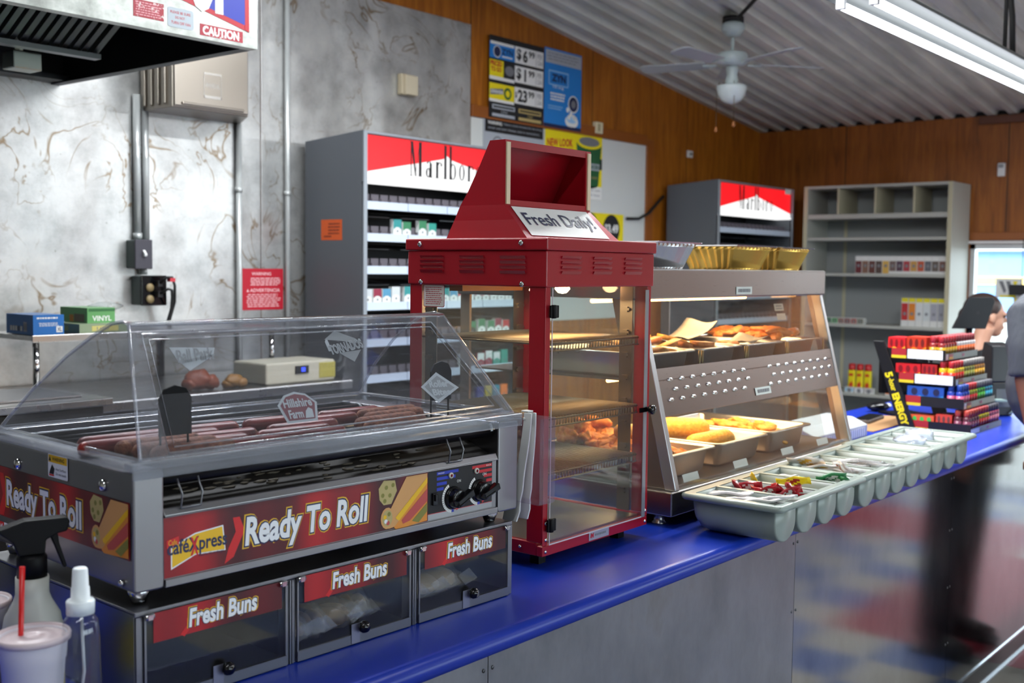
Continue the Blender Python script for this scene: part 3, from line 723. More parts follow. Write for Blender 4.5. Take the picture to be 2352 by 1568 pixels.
T, G_, RD, MR, W_, SG, BK = '#2a8a8a', '#2f7a52', '#b8202c', '#8a2440', '#c8cfd2', '#1f8f80', '#1b1c20'
packrow([(3.815, T, 1, 'w'), (3.880, G_, 0, 'w'), (3.99, G_, 1, 'w'), (4.06, SG, 0, 'w')], SHZ[1], 'on the second rail of the large display', 'packs on the second rail')
packrow([(3.622, W_, 0, 'w'), (3.684, MR, 0, 'w'), (3.746, '#4f8fb0', 0, 'w'), (3.808, W_, 1, 'w'), (3.892, T, 1, 'w')], SHZ[3], 'on the fourth rail of the large display', 'packs on the fourth rail')
packrow([(4.16, T, 0, 'w'), (4.222, '#4f8fb0', 0, 'w'), (4.284, RD, 0, 'w'), (4.352, W_, 0, 'w'), (4.414, MR, 0, 'w'), (4.476, RD, 0, 'w'), (4.54, W_, 0, 'w'), (4.602, W_, 0, 'w'), (4.664, RD, 0, 'w')], SHZ[3], 'on the fourth rail, behind the red cabinet', 'packs seen through the red cabinet')
packrow([(4.37, G_, 0, BK), (4.445, G_, 1, 'w'), (4.52, G_, 0, 'w'), (4.58, MR, 1, 'w'), (4.645, RD, 0, 'w')], SHZ[4], 'on the fifth rail, behind the red cabinet', 'packs on the fifth rail')
packrow([(4.30, W_, 0, 'w'), (4.37, BK, 0, BK), (4.44, W_, 0, MR), (4.505, W_, 1, MR), (4.57, W_, 0, SG), (4.635, SG, 1, SG)], SHZ[5], 'on the sixth rail, seen over the grill', 'packs on the sixth rail')
packrow([(4.44, '#3a3f90', 0, '#3a3f90'), (4.505, '#d8c020', 0, '#d8c020'), (4.57, '#1f7f98', 0, '#1f7f98'), (4.635, '#d8702a', 0, '#d8702a')], SHZ[6], 'on the seventh rail, seen over the grill', 'packs on the seventh rail')

# ------------------------------------------------------------------ grey shelf unit on the far wall
SHC = mat('putty shelf enamel', '#a9aaa2', .5); SHD = mat('grey shelf back', '#8e9292', .6); SHE = mat('cream shelf edge', '#b3ad92', .5)
bs = thing('shelf_unit', 'tall grey shelf unit nearly empty against the far wood wall', 'shelf', (0, 0, -H0), zoff=-H0)
y0, y1, x0, x1, zt = 2.645, 3.755, 8.03, 8.415, 1.275
for a in (y0, y1 - .03):
    MB().box(x0, x1, a, a + .03, -H0, zt).box(x0 - .002, x0, a - .001, a + .031, -H0, zt, 1).build('side_panel', [SHC, SHE], bs, bevel=.002)
MB().box(x1 - .015, x1, y0 + .031, y1 - .031, -H0, zt - .021).box(x1 - .02, x1 - .0155, 3.56, 3.585, -H0, zt - .03, 1).build('back_panel', [SHD, SHE], bs)
MB().box(x0, x1, y0 + .031, y1 - .031, zt - .02, zt).build('top_panel', SHC, bs)
SZ = (1.062, .888, .622, .243, -.27, -.62)
for z in SZ:
    MB().box(x0 + .005, x1 - .021, y0 + .031, y1 - .031, z - (.035 if z > 1 else .022), z).build('shelf', SHC, bs, bevel=.002)
for yy in (3.488, 3.204, 2.919): MB().box(x0 + .01, x1 - .021, yy - .006, yy + .006, 1.0625, zt - .021).build('divider', SHE, bs)
# cartons and small goods on the shelves
WC = mat('carton white', '#cfd0cc', .5)
def carton(name, x, y, z, w_, d_, h_, bands, label, cat, grp):
    mb = MB().box(0, d_, -w_ / 2, w_ / 2, 0, h_); sg = Sign((-.0002, w_ / 2, 0), (0, -1, 0), (0, 0, 1), mb); ms = [WC]
    for i, (a, b, c) in enumerate(bands):
        ms.append(mat('print ' + c, c, .5)); sg.rect(.002, w_ - .002, a * h_, b * h_, i + 1, 1)
    ms.append(INKG); sg.disc(w_ / 2, h_ * .45, w_ * .24, len(ms) - 1, 2, 12)
    o = mb.build(name, ms); o.location = (x, y, z); return tag(o, label, cat, grp)
cols = ['#5e1f24', '#7a5a4a', '#5a3028', '#4c3a34', '#c8a04a', '#6a5650', '#4a3040', '#a03038', '#b88a40', '#b04a28', '#5a5a60', '#5a5048', '#6a4a40']
cn = ['dark maroon', 'tan brown', 'brown', 'dark brown', 'gold', 'grey brown', 'plum', 'red', 'mustard', 'rust', 'slate', 'olive grey', 'cocoa']
for i in range(13):
    carton('cigar_carton', 8.05, 3.318 - i * .0512, SZ[2] + .0005, .05, .12, .128, [(.15 if i > 4 else .02, .72, cols[i])], '%s fronted small carton, %s of the row on the third shelf' % (cn[i], ORD[i]), 'carton', 'cartons on the third shelf')
tb = [('#b02a2a', 'red'), ('#d07a20', 'orange'), ('#c9cccb', 'plain white'), ('#bfc6c6', 'pale grey'), ('#9a9aa2', 'grey banded'), ('#8f9098', 'darker grey banded')]
for i, (c, n_) in enumerate(tb):
    carton('lighter_box', 8.05, 2.962 - i * .0522, SZ[3] + .0005, .05, .1, .205, [(.22, .82, c), (.86, 1.0, '#d6c81c')], '%s tall narrow box with a yellow top on the fourth shelf' % n_, 'box', 'tall boxes on the fourth shelf')
gc = ['#2f9a48', '#3a8a50', '#286a3a', '#3c9048', '#8a5a4a', '#7a3a34', '#9a4a3a', '#6a6a54']
gnm = ['bright green', 'leaf green', 'dark green', 'mid green', 'brown', 'dark red', 'brick red', 'drab']
for i in range(8):
    carton('small_box', 8.06, 3.645 - i * .05, SZ[3] + .0005, .046, .06, .045, [(.1, .9, gc[i])], '%s little box, %s of the low row on the fourth shelf' % (gnm[i], ORD[i]), 'small box', 'low row of small boxes')
for i in range(3):
    t_ = thing('fuel_tin', 'yellow fuel tin with a red cap, %s of the three on the lower shelf' % ('left', 'middle', 'right')[i], 'tin', (8.12, 3.37 - i * .062, SZ[4] + .0005), group='yellow fuel tins')
    MB().prism(rrect(-.018, .018, -.027, .027, .012), 0, .165, 'z').build('body', mat('tin yellow', '#e0cf18', .35), t_)
    sg = Sign((-.0184, .02, .02), (0, -1, 0), (0, 0, 1)); sg.poly([(.008, .01), (.032, .01), (.036, .04), (.026, .07), (.022, .045), (.014, .06), (.006, .035)], 0, 1); sg.rect(.004, .036, .1, .12, 0, 1)
    sg.mb.build('flame_label', [mat('flame red', '#c23a1a', .5)], t_)
    MB().lathe([(.024, .165), (.026, .17), (.026, .21), (.0, .215)], 16).build('cap', mat('cap red', '#b52020', .4), t_)
for i, (c, n_) in enumerate((('#9ec4d8', 'pale blue'), ('#d4d6da', 'white'), ('#b8b4b4', 'grey'))):
    carton('small_box', 8.05, 3.36 - i * .075, SZ[4] + .0005, .068, .04, .04, [(.2, .9, c)], '%s low box in front of the yellow fuel tins' % n_, 'small box', 'boxes before the tins')
carton('small_box', 8.06, 3.06, SZ[4] + .0005, .06, .06, .09, [(.1, .45, '#c0641c'), (.5, .9, '#a02a24')], 'orange and red box on the lower shelf behind the shot bottle rack', 'small box', None)

# ------------------------------------------------------------------ ceiling fan
fx, fy = 5.86, 3.21; fz = zc(fx)
FAN = mat('fan white', '#b9c6c6', .35); FB = mat('fan blade', '#aab0b4', .4)
fn = thing('ceiling_fan', 'white ceiling fan with a bowl light hung from the ribbed roof', 'ceiling fan', (fx, fy, fz), zoff=fz); fn.rotation_euler = (0, 0, 0)
def F0(prof, name, m=FAN, n=24, par=None): return MB().lathe([(r, fz + h) for r, h in prof], n).build(name, m, par or fn)
F0([(.06, -.0), (.062, -.03)], 'mounting_plate', BLACKM)
F0([(.05, -.03), (.066, -.045), (.066, -.075), (.045, -.105), (.018, -.115)], 'canopy')
F0([(.011, -.115), (.011, -.2)], 'downrod', n=12)
F0([(.03, -.195), (.08, -.205), (.088, -.215), (.088, -.262), (.07, -.275), (.03, -.28)], 'motor_housing')
F0([(.03, -.28), (.036, -.30), (.03, -.33), (.038, -.36), (.04, -.40)], 'light_fitter')
F0([(.042, -.385), (.085, -.392), (.088, -.405), (.08, -.44), (.055, -.478), (.02, -.494), (.0, -.496)], 'globe', mat('opal glass', '#cfdada', .25))
for k in range(5):
    a = R(32 + 72 * k); mb = MB()
    mb.prism([(.09, -.012), (.17, -.022), (.17, .022), (.09, .012)], -.004, .002, 'z', 1)
    mb.prism([(.15, -.05), (.52, -.062), (.55, -.04), (.55, .04), (.52, .062), (.15, .05)], .003, .009, 'z', 0)
    mb.xf(Matrix.Translation((0, 0, fz - .272)) @ Matrix.Rotation(a, 4, 'Z') @ Matrix.Rotation(R(10), 4, 'X'))
    mb.build('blade', [FB, FAN], fn)
for k, (dx, dy, zz) in enumerate(((-.05, -.045, -.60), (-.03, .08, -.62))):
    mb = MB().tube([(dx * .8, dy * .8, fz - .37), (dx, dy, fz - .40), (dx, dy, fz + zz)], .0018, 6); ch = mb.build('pull_chain', mat('chain brass', '#6a5a40', .4, .8), fn)
    MB().lathe([(.0, zz + fz), (.007, zz + fz - .01), (.01, zz + fz - .03), (.0, zz + fz - .036)], 10, (dx, dy, 0)).build('wooden_knob', mat('wood knob', '#a86a3a', .5), ch)
# ------------------------------------------------------------------ fluorescent strip lights
TUBEM = mat('lit tube', '#ffffff', .5, emit=TUBE, ecol='#f2f7ff')
def strip(x0, y, z, L=2.44, label='', grp=None):
    s = thing('strip_light', label, 'strip light', (x0, y, z), group=grp)
    HSG = mat('fixture enamel', '#5c605e', .6)
    MB().prism([(-.075, .028), (-.11, .02), (-.11, .03), (-.045, .075), (.045, .075), (.11, .03), (.11, .02), (.075, .028)], 0, L, 'x').build('housing', HSG, s)
    for yy in (-.056, .056):
        MB().tube([(.02, yy, -.006), (L / 2, yy, -.006), (L - .02, yy, -.006)], .0135, 10).build('tube', TUBEM, s)
        for xx in (0, L - .02): MB().box(xx, xx + .0195, yy - .014, yy + .014, -.018, .027).build('lamp_holder', WHITEP, s)
    ld = bpy.data.lights.new('tube_glow', 'AREA'); ld.shape = 'RECTANGLE'; ld.size = L - .1; ld.size_y = .13; ld.energy = STRIPW; ld.color = (.95, .98, 1)
    lo = bpy.data.objects.new('tube_glow', ld); COL.objects.link(lo); lo.parent = s; lo.location = (L / 2, 0, -.03)
    return s
STRIPW = 48.0
L1 = strip(3.53, 1.49, 1.505, 2.44, 'long twin tube strip light hanging at the upper right of the picture')
for (x, y, z, L, pw) in ((.55, 3.15, 2.3, 2.44, 85), (2.0, 2.0, 2.2, 2.44, 70), (-1.6, .2, 2.35, 2.44, 18), (3.4, -1.2, 2.0, 2.44, 18), (.2, -2.6, 2.3, 2.44, 14), (5.9, -.6, 1.65, 1.9, 40)):  # unseen fixtures; the two nearest the back wall were added to brighten it
    c = dup(L1, (x, y, z), (0, 0, 0), 'unseen twin tube strip light hanging from the roof outside the picture', 'strip lights beyond the frame')
    for q in c.children:
        if q.type == 'LIGHT': q.data = q.data.copy(); q.data.energy = pw
mb = MB()
tag(MB().tube([(5.12, 1.49, 1.58), (5.12, 1.49, zc(5.12) - .002)], .009, 8).build('hanging_cord', BLACKM), 'straight dark cord holding the strip light, left of two', 'cord')
tag(MB().tube([(5.24, 1.49, 1.58), (5.215, 1.49, 1.75), (5.16, 1.5, 1.95), (5.15, 1.52, zc(5.15) - .002)], .013, 8).build('hanging_cord', BLACKM), 'thicker curved dark cord at the strip light, right of two', 'cord')
tag(MB().tube([(fx - .09, fy - .08, fz - .03), (5.4, 2.75, zc(5.4) - .03), (4.9, 2.4, zc(4.9) - .14), (4.2, 1.9, zc(4.2) - .42), (3.62, 1.5, 1.62), (3.56, 1.49, 1.592)], .011, 8).build('power_cable', BLACKM), 'black power cable running from the ceiling fan to the strip light', 'cable')
# ------------------------------------------------------------------ back prep table
pt_ = thing('prep_table', 'stainless prep table with a raised shelf under the exhaust hood', 'table', (0, 0, -H0), zoff=-H0)
MB().box(.3, 3.3, 3.62, 4.31, .10, .14).build('tabletop', STEEL, pt_, bevel=.006)
MB().box(.32, 3.28, 3.66, 4.3, -.7, .0999).build('undershelf_cabinet', mat('black appliance front', '#141416', .4), pt_)
for xx in (.36, 3.2):
    for yy in (3.68, 4.24): MB().tube([(xx, yy, -H0), (xx, yy, -.701)], .02, 10).build('leg', STEEL, pt_)
MB().box(2.0, 3.15, 3.9, 4.26, .348, .366).box(2.0, 3.15, 3.896, 3.9, .342, .368).build('raised_shelf', STEEL, pt_, bevel=.002)
for xx in (2.03, 3.1): MB().tube([(xx, 3.93, .1405), (xx, 3.93, .347)], .012, 10).build('shelf_post', CHROME, pt_)
def printed_box(name, x, y, z, w_, d_, h_, col, label, cat, draw=None, mats=()):
    mb = MB().box(0, w_, 0, d_, 0, h_)
    ms = [mat('carton ' + col, col, .45)] + list(mats)
    if draw: draw(Sign((0, -.0003, 0), (1, 0, 0), (0, 0, 1), mb), Sign((-.0003, d_, 0), (0, -1, 0), (0, 0, 1), mb))
    o = mb.build(name, ms); o.location = (x, y, z); return tag(o, label, cat)
def dr_blue(f, s):
    f.lines(.01, .1, .056, .066, 1, 1, 1, .6); f.lines(.02, .1, .03, .045, 3, 1, 1, .4); f.rect(.088, .112, .008, .03, 1, 1); f.text('XL', .091, .109, .012, .026, 2, 2, .03)
    s.rect(.13, .155, .012, .045, 1, 1)
    for i in range(6): s.rect(.132 + i * .004, .134 + i * .004, .015, .043, 2, 2)
    for i in range(5): s.rect(.03 + i * .019, .045 + i * .019, .012, .03, 1 if i != 3 else 2, 1)
printed_box('glove_box', 2.008, 3.905, .3685, .118, .2, .073, '#1264ac', 'blue glove box marked XL on the raised steel shelf', 'box', dr_blue, [PAPERW, INKN])
def dr_flat(f, s):
    f.rect(.05, .16, .006, .026, 1, 1); s.rect(.04, .12, .006, .026, 1, 1); s.disc(.03, .016, .007, 2, 2, 10); s.disc(.08, .016, .007, 2, 2, 10); f.text('100', .07, .12, .01, .022, 3, 2)
printed_box('glove_box', 2.19, 3.91, .3685, .2, .2, .034, '#8a9a7c', 'flat grey green box with yellow panels under the vinyl glove boxes', 'box', dr_flat, [mat('pale yellow', '#c9c070', .5), INKN, INKG])
def dr_v(f, s): f.text('VINYL', .02, .1, .008, .028, 1, 1, .02); f.rect(.005, .115, .045, .055, 2, 1); s.rect(.07, .10, .004, .03, 3, 1); s.rect(.105, .18, .004, .034, 4, 1)
printed_box('glove_box', 2.245, 3.95, .4027, .115, .2, .058, '#5f9a5c', 'green box reading VINYL on top of the flat grey green box', 'box', dr_v, [PAPERW, mat('deep green', '#2f6a38', .5), mat('orange patch', '#c07a28', .5), mat('brown photo', '#6a5a48', .5)])
cl = MB(); cl.ell((2.4, 4.08, .462), (.06, .07, .018), 12, 6, 0, .15)
tag(cl.build('plastic_bag', glass('cloudy film', (.9, .93, .92), .6, .15, .12)), 'crumpled clear bag lying on the green vinyl box', 'bag')
# appliance with a blue lit display, and snacks on the table
ap = thing('food_scale', 'white and yellow countertop scale with a blue display on the prep table', 'scale', (2.86, 3.66, .1405))
MB().box(0, .37, 0, .22, .0, .09).build('body', mat('ivory enamel', '#cfc9b4', .5), ap, bevel=.008)
MB().box(.28, .372, -.002, .222, .012, .08).build('side_panel', mat('sour yellow', '#b9ad4c', .5), ap, bevel=.004)
MB().box(.15, .22, -.006, -.001, .04, .072).box(.18, .20, -.0075, -.0061, .047, .065, 1).build('display', [mat('display black', '#15161c', .3), mat('display blue', '#3048ff', .4, emit=2.2)], ap)
ob_ = [(2.58, 3.72, .042, '#7a3a20', 'orange snack bag left of two on the prep table behind the grill lid'), (2.73, 3.70, .028, '#8f6428', 'golden snack bag right of two on the prep table behind the grill lid')]
for x, y, r_, c, lb in ob_:
    tag(MB().ell((x, y, .1405 + r_ * .95), (r_ * 1.5, r_, r_ * .95), 18, 10, 0, .16).ell((x + r_, y - .01, .1405 + r_ * .7), (r_ * .9, r_ * .8, r_ * .7), 14, 8, 0, .2).ell((x - r_ * 1.1, y, .1405 + r_ * .6), (r_ * .8, r_ * .8, r_ * .6), 14, 8, 0, .2).build('snack_bag', mat('bag ' + c, c, .5)), lb, 'snack bag')

fr_ = thing('fryer', 'black fronted fryer with a steel rim left of the raised prep shelf', 'fryer', (0, 0, -H0), zoff=-H0)
MB().box(.9, 1.86, 3.18, 3.60, -.85, .19).build('body', mat('black appliance front', '#141416', .4), fr_, bevel=.006)
MB().box(.88, 1.88, 3.16, 3.61, .1905, .215).build('rim', STEEL, fr_, bevel=.004)
MB().box(.95, 1.82, 3.24, 3.54, .2155, .222).build('basket_well', DSTEEL, fr_, bevel=.002)
for xx in (.95, 1.80):
    for yy in (3.24, 3.54): MB().tube([(xx, yy, -H0), (xx, yy, -.851)], .02, 10).build('leg', STEEL, fr_)
# ------------------------------------------------------------------ service counter
CBL = mat('blue laminate', '#0f2f9e', .3, 0, .45); t, p = nt(CBL)
n_ = noise(t, mapped(t, (1, 1, 1)), 3.5, 4, .6); mr = node(t, 'ShaderNodeMapRange'); mr.inputs[3].default_value = .24; mr.inputs[4].default_value = .42; t.links.new(n_, mr.inputs[0]); t.links.new(mr.outputs[0], p.inputs['Roughness'])
PANEL = mat('counter stainless', '#9a9c9f', .16, 1.0); t, p = nt(PANEL)
v = mapped(t, (1, 1, .6)); n_ = noise(t, v, 7, 5, .65); n2 = noise(t, mapped(t, (1, 1, 1)), 1.6, 2, .4)
mr = node(t, 'ShaderNodeMapRange'); mr.inputs[3].default_value = .09; mr.inputs[4].default_value = .19; t.links.new(n_, mr.inputs[0])
sx = node(t, 'ShaderNodeSeparateXYZ'); t.links.new(mapped(t, (1, 1, 1)), sx.inputs[0])      # the older sheets near the grill are scuffed duller
t.links.new(math_(t, 'ADD', mr.outputs[0], math_(t, 'MULTIPLY', math_(t, 'LESS_THAN', sx.outputs['X'], 2.677), .16)), p.inputs['Roughness'])
t.links.new(ramp(t, n_, [(.3, '#7e8083'), (.6, '#929497'), (.8, '#85837e')]), p.inputs['Base Color']); bump(t, p, n2, .06, .04)
CX0, CX1, CY0, CY1 = .02, 5.6, 1.2195, 2.04
ct = thing('counter', 'long blue topped service counter faced with stainless sheets', 'counter', (0, 0, -H0), zoff=-H0)
nose = [(CY1, 0), (CY1, -.04)] + [(CY0 + .02, -.04)] + [(CY0 + .02 - .02 * math.sin(R(a)), -.02 - .02 * math.cos(R(a))) for a in range(15, 180, 15)] + [(CY0 + .02, 0)]
MB().prism(nose, CX0, CX1, 'x', 0, True).build('countertop', CBL, ct)
for a in ct.children[0].data.polygons: a.use_smooth = len(a.vertices) == 4 and abs(a.normal.z) < .98
xs_ = [.03, .236, 1.456, 2.676, 3.896, 5.116, 5.59]
NAIL = mat('nail head', '#55575a', .4, .8)
for a, b_ in zip(xs_, xs_[1:]):
    mb = MB().box(a + .001, b_ - .001, 1.248, 1.253, -.829, -.0405)
    for z in (-.07, -.25, -.45, -.65, -.8):
        for xx in (a + .012, b_ - .012): mb.lathe([(.0, -.001), (.004, -.0005), (.004, .0005)], 8, (xx, 1.2477, z), 1, True, 'y')
    mb.build('front_panel', [PANEL, NAIL], ct)
MB().box(.03, 5.59, 1.2535, 2.0, -.829, -.0405).build('carcass', mat('counter carcass', '#3a3028', .7), ct)
KICK = mat('dark cove base', '#1d1014', .22)
MB().box(.03, 5.59, 1.2505, 1.99, -.9245, -.8295).build('kick_plate', KICK, ct)
MB().box(.03, 5.59, 1.243, 1.2502, -.836, -.8285).box(.03, 5.59, 1.243, 1.2502, -.9245, -.917).build('trim_strip', mat('polished strip', '#b8bcc4', .2, 1), ct)

# ------------------------------------------------------------------ roller grill and bun drawer, built in their own frames
def frame(name, label, cat, x, y, deg, z0): return thing(name, label, cat, (x, y, z0), R(deg), zoff=z0)
GST = brushed('grill steel', '#8f8e90', .33, (2, 2, 60)); DARK = mat('dark interior', '#1a1b1d', .45, .5)
def red_print(nm):
    m = mat(nm, '#8c1018', .35); t, p = nt(m); v = mapped(t, (1, 1, 1)); sx = node(t, 'ShaderNodeSeparateXYZ'); t.links.new(v, sx.inputs[0])
    a = math_(t, 'ADD', sx.outputs['X'], math_(t, 'MULTIPLY', sx.outputs['Y'], -1.0))
    s1 = math_(t, 'SINE', math_(t, 'MULTIPLY', a, 23.0)); s2 = math_(t, 'SINE', math_(t, 'ADD', math_(t, 'MULTIPLY', a, 61.0), 1.2))
    f = math_(t, 'ADD', math_(t, 'MULTIPLY', math_(t, 'ADD', s1, math_(t, 'MULTIPLY', s2, .5)), .33), .5)
    t.links.new(ramp(t, f, [(.1, '#3d0510'), (.45, '#6a0a16'), (.8, '#9c111b'), (1, '#b41a20')]), p.inputs['Base Color']); return m
REDP = red_print('red graphic print'); CHEV = mat('chevron red', '#cc1c20', .4)
GOLD = mat('letter gold outline', '#e0b024', .45); LETW = mat('letter silver white', '#e6e9ec', .4)
TAN = mat('bun tan', '#cf9a5e', .5); SAUS = mat('sausage pink', '#b84a44', .5); MUST = mat('mustard', '#e8b818', .5); RELI = mat('relish', '#7d7a32', .5); FILL = mat('filling', '#b3a36a', .5); BUNO = mat('bun orange', '#d98a30', .5)
GM = [REDP, CHEV, GOLD, INKN, LETW, TAN, SAUS, MUST, RELI, FILL, BUNO, INKB]
def outlined(sg, txt, x0, x1, y0, y1, sh=.0, l=3, k=1.0):
    sg.text(txt, x0 - .005 * k, x1 + .005 * k, y0 - .0045 * k, y1 + .0045 * k, 2, l, .09, sh)
    sg.text(txt, x0 - .0025 * k, x1 + .0025 * k, y0 - .0025 * k, y1 + .0025 * k, 3, l + 1, .065, sh)
    sg.text(txt, x0, x1, y0, y1, 4, l + 2, .032, sh)
def hotdog_art(sg, x, y, w_, h_):
    P = lambda pts: [(x + a * w_, y + b * h_) for a, b in pts]
    sg.poly(P([(.02, .62), (.0, .85), (.1, 1.0), (.32, .97), (.36, .75), (.25, .5), (.1, .5)]), 9, 3)
    for a, b in ((.08, .7), (.15, .85), (.22, .68), (.28, .88), (.12, .58)): sg.disc(x + a * w_, y + b * h_, .004, 8, 4, 8)
    sg.poly(P([(.08, .1), (.55, 1.0), (.98, 1.0), (.98, .82), (.35, .02), (.2, .0)]), 5, 4)
    sg.disc(x + .17 * w_, y + .22 * h_, w_ * .13, 5, 5, 14, h_ * .22); sg.disc(x + .17 * w_, y + .22 * h_, w_ * .10, 9, 6, 14, h_ * .17)
    for a, b, m_ in ((.12, .25, 7), (.2, .3, 8), (.18, .12, 6), (.14, .16, 4)): sg.disc(x + a * w_, y + b * h_, .004, m_, 7, 8)
    sg.poly(P([(.3, .0), (.98, .85), (.98, .0), (.36, -.05)]), 10, 5)
    sg.poly(P([(.33, .2), (.98, .92), (.98, .80), (.40, .12)]), 7, 6)
    for i in range(9): sg.disc(x + (.37 + .07 * i) * w_, y + (.19 + .078 * i) * h_, .0035, 7, 7, 8)
    sg.poly(P([(.45, .12), (.98, .68), (.98, .42), (.62, .08), (.48, .04)]), 6, 7)
    sg.poly(P([(.66, .06), (.98, .38), (.98, .2), (.8, .0)]), 8, 7)
def lid_glass(): return glass('clear lid plastic', (.77, .78, .81), .9, .06, .05, (.6, .62, .66))
GW, GZ0, GZ1 = .8068, .1665, .356
g = frame('roller_grill', 'stainless roller grill with a clear lid and red Ready To Roll panel', 'roller grill', .8554, 1.3905, -2.595, .144)
D = .47
for a, b_ in ((0, .048), (.752, GW)):
    MB().prism(rrect(a, b_, .1665, .34, .006), 0, D, 'y').build('side_housing', GST, g, bevel=.003)
# raised tray lip all round carrying the lid
mb = MB().box(-.004, GW + .004, -.008, -.004, .329, .354).box(-.004, GW + .004, -.0039, .018, .341, .352).box(-.004, .018, .019, D, .338, .352).box(GW - .014, GW + .004, .019, D, .338, .352).box(.019, GW - .015, D - .02, D, .338, .352)
mb.build('tray_lip', glass('lip plastic', (.80, .82, .85), .9, .08, .2, (.6, .62, .66)), g, bevel=.002)
MB().box(.049, .751, D - .006, D, .17, .337).box(.049, .751, .06, D - .007, .17, .176).build('back_shell', GST, g)
MB().prism([(.012, .2705), (.12, .3060), (.45, .3060), (.45, .3095), (.119, .3095), (.012, .274)], .049, .751, 'x').build('drip_tray', mat('greasy drip tray', '#26231f', .6, .3), g)
mb = MB()
for i in range(46):
    x, y = random.uniform(.1, .62), random.uniform(.03, .085); mb.ell((x, y, .2748 + (y - .012) * .332), (random.uniform(.004, .014), .003, .0016), 6, 4, 0, .3)
mb.build('crumbs', mat('burnt crumbs', '#5f564a', .7), g); bpy.data.objects['crumbs']['kind'] = 'stuff'
# control panel
mb = MB().box(.049, .751, .004, .03, .172, .268).box(.049, .751, -.001, .012, .268, .2705).prism([(.0, .2705), (.010, .2705), (.010, .281), (.006, .281)], .049, .751, 'x').box(.049, .751, -.001, .006, .1665, .178)
cp = mb.build('control_panel', GST, g, bevel=.0015)
sg = Sign((0, .0036, 0), (1, 0, 0), (0, 0, 1), step=.00022)
sg.rect(.049, .571, .179, .2675, 0, 1)
sg.poly([(.157, .205), (.170, .228), (.165, .25), (.177, .25), (.186, .228), (.166, .19), (.15, .182)], 1, 2)
outlined(sg, 'Ready To Roll', .186, .432, .189, .247, .12)
hotdog_art(sg, .455, .181, .116, .085)
sg.poly([(.06, .208), (.06, .224), (.10, .238), (.148, .242), (.152, .203), (.10, .205), (.06, .19)], 4, 2); sg.poly([(.062, .208), (.062, .222), (.10, .236), (.146, .24), (.15, .205), (.10, .207), (.062, .193)], 7, 3)
sg.poly([(.053, .222), (.073, .226), (.073, .238), (.053, .234)], 1, 4); sg.text('Cafe', .056, .07, .226, .234, 7, 5)
sg.text('caf\u00e9Xpress', .054, .154, .205, .233, 3, 5, .02); sg.text('X', .092, .105, .205, .232, 1, 6, .03); sg.text('Food for life on the go!', .106, .148, .2, .206, 3, 5)
sg.mb.build('graphic_panel', GM, cp)
sg = Sign((0, .0036, 0), (1, 0, 0), (0, 0, 1), step=.00022)
sg.rect(.5715, .738, .191, .2675, 0, 1); sg.rect(.5715, .738, .18, .191, 1, 1); sg.rect(.5715, .738, .190, .191, 2, 2)
for i, (a, b_) in enumerate(((.593, .648), (.593, .64), (.593, .618), (.593, .61))): sg.rect(a, b_, .2585 - i * .0095, .264 - i * .0095, 3, 2)
for i, (a, b_) in enumerate(((.684, .737), (.690, .737), (.715, .737), (.722, .737))): sg.rect(a, b_, .2585 - i * .0095, .264 - i * .0095, 2, 2)
sg.text('FRONT', .596, .612, .260, .2626, 4, 3); sg.text('BACK', .722, .735, .260, .2626, 4, 3)
for kx, kz in ((.634, .213), (.702, .217)):
    n = 16
    for i in range(n):
        a0, a1 = R(115 + i * 9.2), R(115 + (i + .85) * 9.2)
        sg.poly([(kx + .0225 * math.cos(a0), kz + .0225 * math.sin(a0)), (kx + .028 * math.cos(a0), kz + .028 * math.sin(a0)), (kx + .028 * math.cos(a1), kz + .028 * math.sin(a1)), (kx + .0225 * math.cos(a1), kz + .0225 * math.sin(a1))], 4, 3)
    for c, a in ((3, 262), (2, 290), (2, 308)):
        a0, a1 = R(a), R(a + 14); sg.poly([(kx + .022 * math.cos(a0), kz + .022 * math.sin(a0)), (kx + .027 * math.cos(a0), kz + .027 * math.sin(a0)), (kx + .027 * math.cos(a1), kz + .027 * math.sin(a1)), (kx + .022 * math.cos(a1), kz + .022 * math.sin(a1))], c, 3)
    sg.text('ON', kx + .01, kx + .02, kz + .026, kz + .031, 4, 3)
sg.mb.build('control_label', [INKB, mat('label silver', '#a7a9ac', .4), mat('stripe red', '#c01c28', .45), mat('stripe blue', '#1c35b0', .45), PAPERW], cp)
for kx, kz, an_ in ((.634, .213, -25), (.702, .217, -20)):
    mb = MB().lathe([(.021, -.0), (.021, -.004), (.018, -.006), (.0172, -.018), (.015, -.020), (.0, -.0205)], 24, (kx, .0030, kz), 0, True, 'y')
    bar = MB().box(-.016, .026, -.032, -.018, -.006, .006).box(-.016, .012, -.0335, -.0315, -.005, -.002); bar.xf(Matrix.Translation((kx, .003, kz)) @ Matrix.Rotation(R(an_), 4, 'Y'))
    mb.merge(bar); mb.lathe([(.0205, -.0041), (.0185, -.0045)], 24, (kx, .003, kz), 1, True, 'y')
    mb.build('knob', [mat('glossy knob black', '#0b0b0d', .12), mat('knob red ring', '#8a2418', .4)], cp, bevel=.001)
for lx in (.627, .694):
    mb = MB().lathe([(.0055, 0), (.0055, -.003), (.003, -.0035)], 14, (lx, .003, .2545), 0, True, 'y').lathe([(.003, -.0036), (.0, -.006)], 12, (lx, .003, .2545), 1, True, 'y')
    mb.build('indicator_light', [mat('bezel', '#c8c4ba', .3), mat('lamp red', '#8c1424', .2)], cp)
MB().box(.580, .592, -.002, .003, .206, .228).box(.583, .589, -.005, -.002, .214, .226).build('rocker_switch', GLB, cp, bevel=.001)
